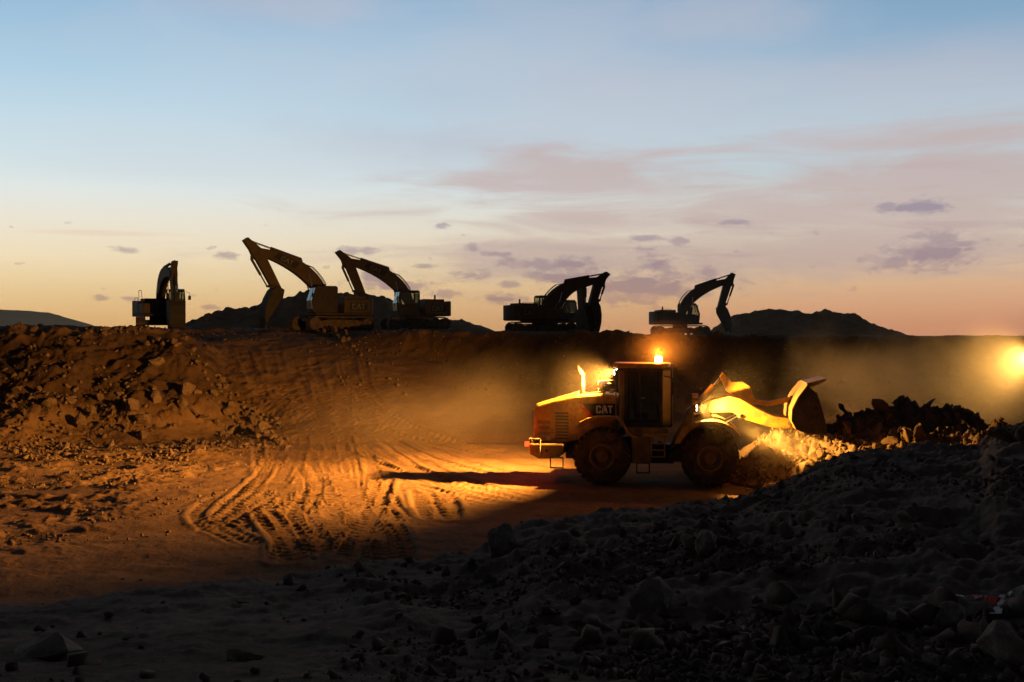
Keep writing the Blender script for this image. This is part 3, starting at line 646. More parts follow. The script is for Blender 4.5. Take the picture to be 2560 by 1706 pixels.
# decals on the hood side
MB().prism([(-.70,2.62),(.45,2.62),(.45,2.16),(-.34,2.16)], -.797, -.782).build('decal_panel', M['black'], ld)
MB().prism([(-.74,2.47),(-.60,2.47),(-.26,2.16),(-.40,2.16)], -.803, -.798).build('decal_stripe', M['red'], ld)
lettering(ld, -.24, -.812, 2.30, .26)
MB().prism([(-.02,2.30),(.10,2.30),(.04,2.40)], -.812, -.803).build('logo_triangle', P, ld)
MB().box(-1.88, -1.76, -.80, -.784, 1.4, 1.52).build('plate_sticker', M['white'], ld)
# exhaust, precleaner
MB().tube((-.76, -.1, 2.85), (-.76, -.1, 3.58), .085, 14).tube((-.76, -.1, 3.56), (-.97, -.1, 3.84), .085, 14).build('exhaust_pipe', M['steel'], ld, smooth=True)
b = MB()
for r0, r1, z0, z1 in ((.09, .09, 2.88, 3.05), (.10, .17, 3.04, 3.1), (.17, .17, 3.1, 3.24), (.17, .11, 3.24, 3.31)): b.tube((-.08, .15, z0), (-.08, .15, z1), r0, 16, r1)
b.tube((.22, .05, 2.9), (.22, .05, 3.06), .09, 12)
b.build('air_precleaner', M['pale'], ld)
# fenders
rf = [(-.84,1.86),(-.72,2.02),(-.5,2.14),(-.2,2.21),(.15,2.22),(.47,2.2),(.62,2.08),(.74,1.88),(.86,1.68),(.98,1.6),(1.12,1.58)]
for s_ in (-1, 1):
    y0, y1 = sorted((s_ * .79, s_ * 1.42)); MB().prism(ribbon(rf, .05, .05), y0, y1).build('rear_fender', P, ld, .015)
ff = arc(3.47, .93, 1.2, 158, 38, 16)
for s_ in (-1, 1):
    y0, y1 = sorted((s_ * .62, s_ * 1.42)); b = MB().prism(ribbon(ff, .05, .05), y0, y1)
    b.prism([(2.36,1.4),(2.6,1.9),(2.95,2.12),(3.15,2.0),(2.8,1.8),(2.5,1.38)], s_ * 1.40 - .012, s_ * 1.40 + .012); b.build('front_fender', P, ld, .015)
# frames
MB().box(-1.3, 1.6, -.42, .42, .75, 1.5).box(1.5, 2.3, -.28, .28, .62, 1.25).build('rear_frame', M['dark'], ld, .03)
MB().prism([(2.1,.7),(2.2,1.3),(2.5,1.9),(2.75,2.45),(3.1,2.6),(3.45,2.5),(3.7,1.9),(4.25,1.25),(4.3,.8),(3.9,.65)], -.42, .42).build('front_frame', M['oldpaint'], ld, .03)
MB().tube((0, -.95, .925), (0, .95, .925), .2, 14).tube((3.47, -.95, .925), (3.47, .95, .925), .2, 14).build('axle', M['dark'], ld)
for s_ in (-1, 1): MB().box(.95, 1.56, min(s_ * .6, s_ * 1.3), max(s_ * .6, s_ * 1.3), .72, 1.62).build('side_tank', M['oldpaint'], ld, .03)
b = MB().box(.72, 2.12, -1.02, 1.02, 1.62, 1.86).box(1.3, 2.15, -1.36, -.98, 1.60, 1.68)
b.build('cab_platform', P, ld, .03)
def ladder(x0, x1, y, z0, z1, n, name, mat):
    b = MB().tube((x0, y, z0), (x0, y, z1), .022).tube((x1, y, z0), (x1, y, z1), .022)
    for k in range(n):
        z = z0 + (z1 - z0) * k / max(n - 1, 1); b.box(x0, x1, y - .09, y + .06, z - .015, z + .015)
    return b.build(name, mat, ld)
ladder(1.6, 2.02, -1.32, .95, 1.6, 4, 'step_ladder', P); ladder(1.12, 1.53, -1.28, .42, .74, 2, 'lower_step', M['dark']); ladder(-1.72, -1.3, -1.2, .52, .86, 2, 'rear_step', M['steel'])
MB().path([(-2.42, -1.21, 1.46), (-2.06, -1.21, 1.46), (-2.06, -1.21, .86)], .025).build('rear_handrail', M['pale'], ld)
MB().path([(.05, -1.36, 2.22), (.05, -1.36, 3.2), (.48, -1.36, 3.2), (.62, -1.36, 3.05), (.60, -1.36, 2.15)], .02).path([(.45, -1.36, 3.2), (.45, -1.36, 2.2)], .02).path([(.05, -1.36, 2.72), (.45, -1.36, 2.72)], .018).build('side_handrail', M['pale'], ld)
MB().path([(-.33, 1.2, 2.3), (-.33, 1.2, 3.3), (.25, 1.2, 3.32), (.25, 1.2, 2.3)], .010).path([(-.33, 1.2, 3.2), (.25, 1.2, 3.22)], .008).build('side_handrail', M['dark'], ld)
# cab
b = MB()
for x, y, w in ((.74, -.80, .05), (.74, .80, .05), (1.9, -.82, .045), (1.9, .82, .045), (2.22, -.42, .03), (2.22, .42, .03)): b.box(x - w, x + w, y - w, y + w, 1.86, 3.78)
b.box(.7, 1.95, -.84, -.80, 1.86, 2.0); b.box(.7, 1.95, .80, .84, 1.86, 2.0); b.plan([(.7, -.84), (1.93, -.84), (2.25, -.46), (2.25, .46), (1.93, .84), (.7, .84)], 1.84, 1.90)
b.plan([(.5, -.8), (1.95, -.84), (2.27, -.44), (2.27, .44), (1.95, .84), (.5, .8)], 3.72, 3.80)
b.build('cab_frame', M['dark'], ld, .012)
MB().box(.50, .70, -.74, -.70, 2.0, 3.72).box(.50, .70, .70, .74, 2.0, 3.72).box(.5, .54, -.7, .7, 2.0, 2.9).build('rear_cab_panel', M['pale'], ld, .01)
MB().plan([(.28, -.72), (.5, -.86), (1.9, -.9), (2.12, -.72), (2.2, -.4), (2.2, .4), (2.12, .72), (1.9, .9), (.5, .86), (.28, .72)], 3.80, 3.97).build('cab_roof', P, ld, .06)
MB().box(.80, 1.85, -.826, -.816, 2.0, 3.70).build('door_window', M['glass'], ld)
MB().box(.80, 1.85, .816, .826, 2.0, 3.70).build('door_window', M['glass'], ld)
MB().plan([(1.945, -.80), (2.19, -.47), (2.2, -.48), (1.955, -.81)], 1.92, 3.72).plan([(1.945, .80), (2.19, .47), (2.2, .48), (1.955, .81)], 1.92, 3.72).box(2.235, 2.245, -.39, .39, 1.92, 3.72).build('windscreen', M['litglass'], ld)
MB().box(.515, .525, -.68, .68, 2.92, 3.70).build('rear_window', M['glass'], ld)
MB().path([(1.24, -.835, 2.02), (1.2, -.835, 3.68)], .018).path([(1.80, -.835, 2.02), (1.72, -.835, 2.55), (1.75, -.835, 3.68)], .012).build('door_frame', M['dark'], ld)
MB().box(1.24, 1.36, -.86, -.835, 2.80, 2.84).build('door_handle', M['pale'], ld)
MB().box(1.0, 1.45, -.28, .28, 2.1, 2.3).prism([(.98, 2.25), (1.1, 2.25), (1.02, 3.05), (.9, 3.05)], -.26, .26).prism([(.94, 3.05), (1.02, 3.05), (1.0, 3.25), (.92, 3.25)], -.14, .14).build('driver_seat', M['seat'], ld, .04)
b = MB().tube((1.85, 0, 1.95), (1.72, 0, 2.6), .04).lathe_y([(.16, -.012), (.19, -.012), (.19, .012), (.16, .012)], 0, 0, 20, Matrix.Translation((1.70, 0, 2.62)) @ Matrix.Rotation(R(70), 4, 'X') @ Matrix.Rotation(R(0), 4, 'Y')); b.build('steering_wheel', M['seat'], ld)
MB().path([(2.0, -.85, 3.55), (2.28, -1.15, 3.5), (2.28, -1.15, 3.1)], .015).box(2.26, 2.31, -1.24, -1.03, 2.95, 3.4).build('mirror', M['dark'], ld)
MB().path([(2.0, .85, 3.55), (2.28, 1.15, 3.5), (2.28, 1.15, 3.1)], .015).box(2.26, 2.31, 1.03, 1.24, 2.95, 3.4).build('mirror', M['dark'], ld)
# beacon
bc = MB().tube((1.80, -.45, 3.96), (1.80, -.45, 4.02), .09, 16).build('beacon', M['dark'], ld)
b = MB(); b.tube((1.80, -.45, 4.0), (1.80, -.45, 4.16), .12, 16, .115); b.tube((1.80, -.45, 4.16), (1.80, -.45, 4.22), .115, 16, .05); b.build('beacon_lens', M['beaconlens'], bc)
lamp(ld, 'POINT', (1.80, -.45, 4.285), 480, (1, .27, .02), .06, name='beacon_light')
# rear work lamps
for s_ in (-1, 1):
    h_ = MB().box(.36, .48, s_ * .60 - .1, s_ * .60 + .1, 3.56, 3.74).path([(.46, s_ * .60, 3.7), (.6, s_ * .60, 3.8)], .02).build('work_lamp', M['dark'], ld, .02)
    MB().tube((.362, s_ * .60, 3.65), (.335, s_ * .60, 3.65), .078, 16).build('lamp_lens', M['lamp'], h_)
    lamp(ld, 'SPOT', (.30, s_ * .60, 3.65), 35000, (1, .445, .082), .07, 102, 1, (-1, .56 if s_ > 0 else -.31, -.24 if s_ < 0 else -.22), 'work_light')
# headlamps
for s_ in (-1, 1):
    h_ = MB().box(2.86, 3.04, s_ * 1.12 - .14, s_ * 1.12 + .14, 2.42, 2.64).path([(2.95, s_ * 1.12, 2.42), (2.85, s_ * 1.12, 2.08)], .03).path([(2.9, s_ * 1.12, 2.66), (2.6, s_ * 1.12, 2.66), (2.52, s_ * 1.12, 2.5)], .016).build('headlamp', M['oldpaint'], ld, .02)
    MB().tube((3.04, s_ * 1.12, 2.53), (3.07, s_ * 1.12, 2.53), .085, 16).build('lamp_lens', M['head'], h_)
    lamp(ld, 'SPOT', (3.11, s_ * 1.12, 2.53), 3600 if s_ > 0 else 6500, (1, .50, .09), .06, 140, .7, (1, .12 if s_ > 0 else -.32, -.06), 'headlamp_light')
    MB().box(2.9, 3.1, s_ * 1.12 - .1, s_ * 1.12 + .1, 2.74, 2.88).tube((3.0, s_ * 1.12, 2.64), (3.0, s_ * 1.12, 2.74), .02).build('turn_lamp', P, ld, .02)
# tail lamps
for s_ in (-1, 1):
    h_ = MB().box(-2.42, -2.34, s_ * 1.02 - .12, s_ * 1.02 + .12, 1.32, 1.50).build('tail_lamp', M['dark'], ld, .01)
    MB().box(-2.56, -2.44, min(s_ * 1.02, s_ * 1.28), max(s_ * 1.02, s_ * 1.28), 1.22, 1.36).build('lamp_lens', M['tail'], h_)
    lamp(ld, 'POINT', (-2.66, s_ * 1.2, 1.29), 16, (1, .06, .02), .05, name='tail_light')
# lift arms
armp = [(2.92,2.25),(3.0,2.52),(3.5,2.74),(4.1,2.9),(4.45,2.82),(5.0,2.5),(5.55,2.25),(5.98,2.2),(6.12,2.08),(6.02,1.88),(5.5,1.88),(4.9,2.05),(4.5,2.18),(4.2,2.38),(3.5,2.36)]
for s_ in (-1, 1):
    y0, y1 = sorted((s_ * .50, s_ * .66)); MB().prism(armp, y0, y1).build('lift_arm', P, ld, .02)
MB().tube((4.75, -.5, 2.35), (4.75, .5, 2.35), .13, 14).build('cross_tube', P, ld)
MB().prism([(3.80,3.52),(3.92,3.66),(4.06,3.5),(4.2,3.34),(4.55,3.36),(4.78,3.2),(4.95,2.75),(4.84,2.55),(4.62,2.35),(4.5,2.55),(4.3,2.85),(4.0,3.05)], -.17, .17).build('bell_crank', P, ld, .02)
MB().tube((3.0, 0, 2.5), (3.62, 0, 3.2), .11, 12).build('tilt_cylinder', P, ld); MB().tube((3.6, 0, 3.18), (3.9, 0, 3.55), .05, 10).build('tilt_rod', M['chrome'], ld)
MB().prism(ribbon([(4.8, 2.7), (5.4, 2.62), (6.08, 2.78)], .16, .16), -.09, .09).build('tilt_link', P, ld, .01)
for s_ in (-1, 1):
    MB().tube((2.95, s_ * .58, 1.45), (3.8, s_ * .58, 1.9), .09, 12).build('lift_cylinder', P, ld); MB().tube((3.8, s_ * .58, 1.9), (4.42, s_ * .58, 2.25), .045, 10).build('lift_rod', M['chrome'], ld)
for s_ in (-1, 1):
    for px_, pz_, pr_ in ((3.12, 2.40, .10), (4.42, 2.26, .07), (6.03, 2.05, .08)):
        MB().tube((px_, s_ * .46, pz_), (px_, s_ * .70, pz_), pr_, 14).tube((px_, s_ * .69, pz_), (px_, s_ * .72, pz_), pr_ * .5, 10).build('pivot_pin', M['steel'], ld)
    MB().path([(3.0, s_ * .45, 2.2), (3.5, s_ * .47, 2.62), (4.1, s_ * .47, 2.72), (4.6, s_ * .47, 2.5)], .022, 8).path([(3.0, s_ * .40, 2.15), (3.5, s_ * .42, 2.56), (4.1, s_ * .42, 2.66), (4.5, s_ * .42, 2.4)], .022, 8).build('hydraulic_hose', M['black'], ld)
MB().path([(2.5, -.45, 1.3), (2.2, -.5, 1.05), (1.9, -.45, 1.2)], .03, 8).path([(2.5, -.38, 1.45), (2.15, -.42, 1.2), (1.8, -.38, 1.35)], .03, 8).build('hydraulic_hose', M['black'], ld)
# bucket
bk = [(7.10,1.74),(6.5,1.80),(6.16,1.92),(6.02,2.2),(6.04,2.55),(6.22,2.92),(6.52,3.32)]
bo = MB().prism(ribbon(bk, .05, .05), -1.5, 1.5)
side = [(7.08,1.76),(6.5,1.80),(6.16,1.92),(6.02,2.2),(6.04,2.55),(6.22,2.92),(6.50,3.30),(6.74,3.1),(6.95,2.45)]
for y in (-.6, .6): bo.prism([(5.92,1.95),(6.05,2.2),(6.2,2.1),(6.1,1.85)], y - .05, y + .05)
bo.prism([(6.0,2.65),(6.1,2.9),(6.25,2.85),(6.1,2.5)], -.1, .1)
bo = bo.build('bucket', M['oldpaint'], ld, .008)
for y in (-1.53, 1.50): MB().prism(side, y, y + .03).prism(ribbon([(7.08,1.80),(6.93,2.45),(6.74,3.08)], .1, .1), y - .015, y + .045).build('side_plate', M['dark'], bo)  # steel coloured darker than the shell, to keep headlamp-lit sides looking shaded
MB().prism([(6.46,3.24),(6.52,3.36),(7.14,3.52),(7.1,3.42),(6.62,3.22)], -1.1, 1.1).build('spill_guard', P, bo, .01)
for k in range(8):
    y = -1.4 + k * .4; MB().prism([(7.0,1.72),(7.0,1.80),(7.3,1.72),(7.3,1.69)], y - .06, y + .06).build('tooth', M['steel'], bo)

# ------------------------------------------------------------------ excavators
def excavator(px, py, D, head, trk, pose, label, paint, windscreen, scale=1., covered=False, letters=True, boomletters=False):
    x = (px - CX) / F * D; z = EYE - (py - HY) / F * D
    root = empty('excavator', (x, D, z), 0); tag(root, label, 'excavator', None)
    root.scale = (scale,) * 3
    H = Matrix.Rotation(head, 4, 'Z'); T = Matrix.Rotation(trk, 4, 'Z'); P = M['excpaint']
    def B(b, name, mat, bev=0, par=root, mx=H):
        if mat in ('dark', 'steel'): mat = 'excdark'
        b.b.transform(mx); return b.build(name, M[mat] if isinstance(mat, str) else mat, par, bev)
    for s_ in (-1, 1):
        b = MB(); yc = s_ * 1.3; Lh = 2.0; r = .46; zc = .52; n = 54; per = 4 * Lh + 2 * math.pi * r
        for k in range(n):
            d = per * k / n
            if d < 2 * Lh: p = (-Lh + d, zc + r); a = 0
            elif d < 2 * Lh + math.pi * r: t = (d - 2 * Lh) / r; p = (Lh + r * math.sin(t), zc + r * math.cos(t)); a = t
            elif d < 4 * Lh + math.pi * r: p = (Lh - (d - 2 * Lh - math.pi * r), zc - r); a = math.pi
            else: t = (d - 4 * Lh - math.pi * r) / r; p = (-Lh - r * math.sin(t), zc - r * math.cos(t)); a = math.pi + t
            mx = Matrix.Translation((p[0], yc, p[1])) @ Matrix.Rotation(a, 4, 'Y')
            b.box(-.095, .095, -.33, .33, -.03, .03, mx); b.box(-.03, .0, -.32, .32, .03, .065, mx)
        B(b, 'crawler_track', 'track', 0, mx=T)
        b = MB().prism([(-1.9, .3), (-1.9, .62), (-1.2, .78), (1.2, .78), (1.9, .62), (1.9, .3)], yc - .2, yc + .2)
        for k in range(7): b.tube((-1.6 + k * .53, yc - .24, .22), (-1.6 + k * .53, yc + .24, .22), .13, 12)
        B(b, 'track_frame', 'track', .02, mx=T)
        for e_ in (-1, 1): B(MB().tube((e_ * Lh, yc - .25, zc), (e_ * Lh, yc + .25, zc), .4, 18), 'sprocket', 'track', 0, mx=T)
    B(MB().box(-.9, .9, -1.1, 1.1, .45, .85).tube((0, 0, .8), (0, 0, 1.12), .68, 24), 'undercarriage', 'dark', .02, mx=T)
    B(MB().box(-2.4, 1.75, -1.42, 1.42, 1.10, 1.28), 'deck', 'dark', .03)
    B(MB().box(-2.3, -.35, -1.44, 1.44, 1.28, 2.22).box(-2.2, -.6, -.9, .9, 2.22, 2.45).box(-.35, 1.1, -1.42, -.5, 1.28, 2.05), 'engine_house', P, .05)
    cw = [(-2.3, -1.47), (-2.5, -1.4), (-2.7, -1.05), (-2.8, -.5), (-2.83, 0), (-2.8, .5), (-2.7, 1.05), (-2.5, 1.4), (-2.3, 1.47)]
    B(MB().plan(cw, 1.12, 2.3), 'counterweight', P, .07)
    if letters:
        near = -1 if math.cos(head) > 0 else 1
        fl = 1 if near < 0 else -1; y = near * 1.475
        b = MB(); x0 = -2.1 if fl > 0 else -.9; b.box(x0 - .12, x0 + 1.15, min(y, y + near * .01), max(y, y + near * .01), 1.45, 1.98) if fl > 0 else b.box(x0 - 1.15, x0 + .12, min(y, y + near * .01), max(y, y + near * .01), 1.45, 1.98)
        B(b, 'decal_panel', 'black'); b = MB()
        for k, p in LET.items(): b.prism([(x0 + fl * a * .4, 1.52 + c_ * .4) for a, c_ in p], min(y + near * .012, y + near * .024), max(y + near * .012, y + near * .024))
        B(b, 'lettering', 'white' if False else 'faded')
    B(MB().tube((-1.5, .6, 2.4), (-1.5, .6, 2.78), .07, 10), 'exhaust_pipe', 'dark')
    B(MB().path([(-.5, -1.35, 2.2), (-.5, -1.35, 3.0), (.35, -1.35, 2.98), (.75, -1.35, 2.05)], .022), 'handrail', 'dark')
    B(MB().path([(-2.1, -1.3, 2.25), (-2.1, -1.3, 2.5), (-1.2, -1.3, 2.5), (-1.2, -1.3, 2.25)], .018), 'roof_rail', 'dark')
    # cab on the left side
    cp = [(.12, 1.28), (.12, 3.02), (.25, 3.1), (1.62, 3.1), (1.75, 2.95), (2.0, 2.1), (1.95, 1.28)]
    if covered:
        cb = B(MB().prism(cp, .48, 1.44), 'cab', 'dark', .05)
    else:
        b = MB()
        for y in (.50, 1.42):
            b.prism(ribbon([(.18, 1.3), (.18, 3.0)], .12, .12), y - .03, y + .03); b.prism(ribbon([(1.92, 1.3), (1.95, 2.1), (1.68, 3.0)], .08, .08), y - .03, y + .03); b.prism(ribbon([(.9, 1.3), (.9, 3.0)], .08, .08), y - .03, y + .03)
            b.box(.14, 1.96, y - .03, y + .03, 1.28, 1.95); b.box(.6, 1.9, y - .028, y + .028, 1.95, 2.02)
        b.prism([(.12, 2.92), (.2, 3.1), (1.62, 3.1), (1.72, 2.92)], .47, 1.45); b.box(.12, .18, .5, 1.42, 1.28, 2.2); b.box(1.88, 1.96, .5, 1.42, 1.28, 1.5); b.box(.14, 1.94, .5, 1.42, 1.25, 1.32)
        cb = B(b, 'cab', 'dark', .02)
        B(MB().box(.2, .86, 1.405, 1.412, 1.97, 2.92).box(.94, 1.86, 1.405, 1.412, 2.03, 2.92).box(.2, .86, .508, .515, 1.97, 2.92).box(.94, 1.86, .508, .515, 2.03, 2.92).box(.15, .157, .56, 1.36, 2.22, 2.9), 'cab_window', 'glass', par=cb)
        B(MB().box(.55, 1.0, .75, 1.2, 1.32, 1.75).box(.5, .62, .75, 1.2, 1.75, 2.4), 'driver_seat', 'seat', .04, par=cb)
    B(MB().prism([(1.985, 1.52), (2.03, 2.1), (1.76, 2.95), (1.775, 2.95), (2.045, 2.1), (2.0, 1.52)], .54, 1.38), 'windscreen', windscreen, par=cb)
    b = MB().box(2.03, 2.06, .54, 1.38, 2.04, 2.07); b.path([(2.05, .8, 1.6), (2.06, .95, 2.05), (1.9, 1.2, 2.6)], .012); B(b, 'wiper_bar', 'black', par=cb)
    B(MB().tube((.9, .95, 3.1), (.9, .95, 3.22), .06, 10), 'beacon', 'dark', par=cb)
    B(MB().path([(1.95, 1.5, 2.9), (2.1, 1.7, 2.8), (2.1, 1.7, 2.45)], .015).box(2.08, 2.12, 1.6, 1.8, 2.3, 2.6), 'mirror', 'dark', par=cb)
    # boom, stick, bucket
    Fp, E, Tp, Rr, Se = [Vector(p) for p in pose[:5]]; bang = pose[5]
    def bez(a, c, d, n): return [tuple((1 - t) ** 2 * a + 2 * t * (1 - t) * c + t * t * d) for t in [i / n for i in range(n + 1)]]
    ctrl = E * 2 - (Fp + Tp) * .5; ctrl = E + (ctrl - E) * .55
    sp_ = bez(Fp, ctrl, Tp, 14); wd = [(.5 + .48 * math.sin(math.pi * min(1, (i / 14) * 1.02) ** .85)) for i in range(15)]; wd = [max(w, .5) for w in wd]
    bm_ = B(MB().prism(ribbon(sp_, 0, 0, wd), -.26, .26), 'boom', P, .03)
    if boomletters:
        near = -1 if math.cos(head) > 0 else 1; i = 9; a = Vector(sp_[7]); c_ = Vector(sp_[12]); d = (a - c_).normalized(); ang = math.atan2(d.y, d.x); nrm = Vector((-d.y, d.x))
        if nrm.y < 0: nrm = -nrm
        mid = Vector(sp_[10]); b = MB(); q = [mid - d * .95 - nrm * .24, mid + d * .75 - nrm * .24, mid + d * .95 + nrm * .24, mid - d * .75 + nrm * .24]
        b.prism([tuple(v) for v in q], near * .262, near * .275); B(b, 'decal_panel', 'black', par=bm_)
        b = MB()                                                    # reads left to right from the near side
        st = mid - nrm * .16 + (d * -.45 if near < 0 else d * -.45)
        rd = d if near < 0 else d
        o0 = mid - nrm * .16 - (Vector((1, 0)) * 0)
        rdir = -d if (near > 0 and d.x > 0) or (near < 0 and d.x < 0) else d
        o0 = o0 - rdir * .42
        for k, p in LET.items(): b.prism([tuple(o0 + rdir * a_ * .36 + nrm * h_ * .34) for a_, h_ in p], near * .277, near * .29)
        B(b, 'lettering', 'faded', par=bm_)
    m_ = Vector(sp_[6])
    for s_ in (-1, 1):
        B(MB().tube((Fp.x + .75, s_ * .38, Fp.y - .55), tuple((Vector((Fp.x + .75, s_ * .38, Fp.y - .55)).lerp(Vector((m_.x, s_ * .36, m_.y)), .6))), .1, 12), 'boom_cylinder', P)
        B(MB().tube(tuple(Vector((Fp.x + .75, s_ * .38, Fp.y - .55)).lerp(Vector((m_.x, s_ * .36, m_.y)), .58)), (m_.x, s_ * .36, m_.y), .05, 10), 'boom_rod', 'chrome')
    n9 = Vector(sp_[8]); dd = (Vector(sp_[9]) - Vector(sp_[7])).normalized(); nn = Vector((-dd.y, dd.x)); nn = nn if nn.y > 0 else -nn
    ca = n9 + nn * .62; B(MB().tube((ca.x, 0, ca.y), tuple(Vector((ca.x, 0, ca.y)).lerp(Vector((Rr.x, 0, Rr.y)), .55)), .11, 12).prism([tuple(n9 + nn * .35 - dd * .2), tuple(ca - dd * .08), tuple(ca + dd * .08), tuple(n9 + nn * .35 + dd * .2)], -.07, .07), 'stick_cylinder', P)
    B(MB().tube(tuple(Vector((ca.x, 0, ca.y)).lerp(Vector((Rr.x, 0, Rr.y)), .5)), (Rr.x, 0, Rr.y), .06, 10), 'stick_rod', 'chrome')
    hp_ = [Vector(sp_[i]) + (lambda t: (Vector((-t.y, t.x)) if -t.y * 0 + t.x > 0 else Vector((t.y, -t.x))))((Vector(sp_[min(i + 1, 14)]) - Vector(sp_[max(i - 1, 0)])).normalized()) * (wd[i] * .5 + .02 + (.16 if 3 <= i <= 6 else 0)) for i in range(1, 8)]
    B(MB().path([(v.x, .1, v.y) for v in hp_], .025).path([(v.x, -.1, v.y) for v in hp_], .025), 'hydraulic_hose', 'black')
    ax = (Se - Rr).normalized(); pn = Vector((-ax.y, ax.x));
    if (Tp - Rr).dot(pn) < 0: pn = -pn
    # pn points from the stick back to the boom side
    st = [Rr - pn * .2, Rr + pn * .2, Tp + pn * .3 - ax * .1, Tp + pn * .32 + ax * .4, Se + pn * .25, Se + pn * .18 + ax * .15, Se - pn * .2 + ax * .15, Se - pn * .3 - ax * .5, Tp - pn * .42 + ax * .45, Tp - pn * .5 + ax * .1, Tp - pn * .42 - ax * .35]
    B(MB().prism([tuple(v) for v in st], -.2, .2), 'stick', P, .03)
    c0 = Tp - pn * .62 + ax * .15; c1 = Se - pn * .48 - ax * .75
    B(MB().tube((c0.x, 0, c0.y), tuple(Vector((c0.x, 0, c0.y)).lerp(Vector((c1.x, 0, c1.y)), .6)), .09, 12).prism([tuple(Tp - pn * .4 + ax * .35), tuple(c0 + ax * .1), tuple(c0 - ax * .08), tuple(Tp - pn * .4 - ax * .1)], -.06, .06), 'bucket_cylinder', P)
    B(MB().tube(tuple(Vector((c0.x, 0, c0.y)).lerp(Vector((c1.x, 0, c1.y)), .56)), (c1.x, 0, c1.y), .05, 10), 'bucket_rod', 'chrome')
    ca_, sa_ = math.cos(R(bang)), math.sin(R(bang))
    def bp(u, w):
        u *= .92; w *= 1.12
        return (Se.x + u * ca_ - w * sa_, Se.y + u * sa_ + w * ca_)
    lk = Vector(bp(.48, .12))
    B(MB().prism(ribbon([tuple(c1), tuple(lk)], .14, .14), -.16, .16).prism(ribbon([tuple(c1), tuple(Se - ax * .5)], .1, .1), -.2, .2), 'bucket_link', 'steel', .01)
    shell = [bp(-.2, .14), bp(.4, .2), bp(.62, -.15), bp(.72, -.7), bp(.68, -1.3), bp(.5, -1.85), bp(.28, -2.15)]
    b = MB().prism(ribbon(shell, .06, .06), -.52, .52); sd = [bp(-.2, .14), bp(.4, .2), bp(.62, -.15), bp(.72, -.7), bp(.68, -1.3), bp(.5, -1.85), bp(.28, -2.15), bp(.0, -1.2), bp(-.28, -.3)]
    b.prism(sd, -.56, -.52); b.prism(sd, .52, .56); B(b, 'bucket', 'steel', .01)
    b = MB()
    for k in range(5):
        y = -.46 + k * .23; b.prism([bp(.34, -2.08), bp(.24, -2.16), bp(.14, -2.42), bp(.22, -2.38)], y - .05, y + .05)
    B(b, 'teeth', 'steel')
    return root
poseL = [(.35,1.9), (1.95,4.3), (5.35,5.35), (6.2,6.15), (3.85,2.7), 20]
poseM = [(.35,1.9), (1.85,4.2), (5.5,5.3), (6.35,6.05), (4.3,2.65), 6]
poseF = [(.35,1.9), (1.3,4.2), (4.3,4.05), (4.75,4.95), (4.9,1.95), 0]
poseR = [(.1,1.9), (1.15,4.0), (4.55,5.15), (5.05,5.85), (3.75,2.55), 14]
poseG = [(.35,1.9), (1.8,3.65), (5.2,4.35), (5.95,4.95), (4.45,2.4), 0]
poseH = [(.35,1.9), (1.9,4.0), (4.0,4.15), (4.15,4.75), (4.1,2.0), 0]
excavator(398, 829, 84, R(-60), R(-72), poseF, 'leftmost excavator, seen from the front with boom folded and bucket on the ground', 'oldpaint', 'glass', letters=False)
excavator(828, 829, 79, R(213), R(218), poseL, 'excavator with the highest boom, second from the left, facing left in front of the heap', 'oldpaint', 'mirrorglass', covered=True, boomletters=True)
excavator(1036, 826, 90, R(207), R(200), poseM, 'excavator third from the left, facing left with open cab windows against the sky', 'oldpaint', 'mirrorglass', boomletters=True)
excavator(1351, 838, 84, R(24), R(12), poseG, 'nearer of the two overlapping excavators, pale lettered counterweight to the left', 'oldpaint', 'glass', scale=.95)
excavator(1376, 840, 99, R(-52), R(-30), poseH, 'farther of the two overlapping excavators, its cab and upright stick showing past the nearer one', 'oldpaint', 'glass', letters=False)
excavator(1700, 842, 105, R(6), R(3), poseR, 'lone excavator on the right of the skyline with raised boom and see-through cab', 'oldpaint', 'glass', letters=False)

# ------------------------------------------------------------------ flood lamp at the right edge
fx, fy, fz = (2582 - CX) / F * 50, 50., EYE - (895 - HY) / F * 50
fl = empty('flood_lamp', (fx, fy, 0)); tag(fl, 'glaring yellow flood lamp on a post in the dust at the right edge', 'flood lamp')
g0 = hgt(fx, fy)
MB().tube((0, 0, g0 - .2), (0, 0, fz - .25), .06, 10).box(-.35, .35, -.35, .35, g0 - .1, g0 + .12).build('post', M['dark'], fl)
aim = Vector((-1, -.42, -.02)).normalized()
hd = MB(); mx = Matrix.Translation((0, 0, fz)) @ aim.to_track_quat('-Y', 'Z').to_matrix().to_4x4()
hd.tube((0, .0, 0), (0, .12, 0), .4, 28, mx=mx); hd.tube((0, .12, 0), (0, .3, 0), .4, 28, .22, mx=mx)
hd.build('housing', M['dark'], fl, .02)
MB().tube((0, -.06, 0), (0, 0, 0), .34, 28, mx=mx).build('lamp_lens', M['flood'], fl)
lamp(fl, 'SPOT', tuple(Vector((0, 0, fz)) + aim * .2), 2600, (1, .55, .14), .1, 150, .8, (-1, -.1, -.14), 'flood_light')

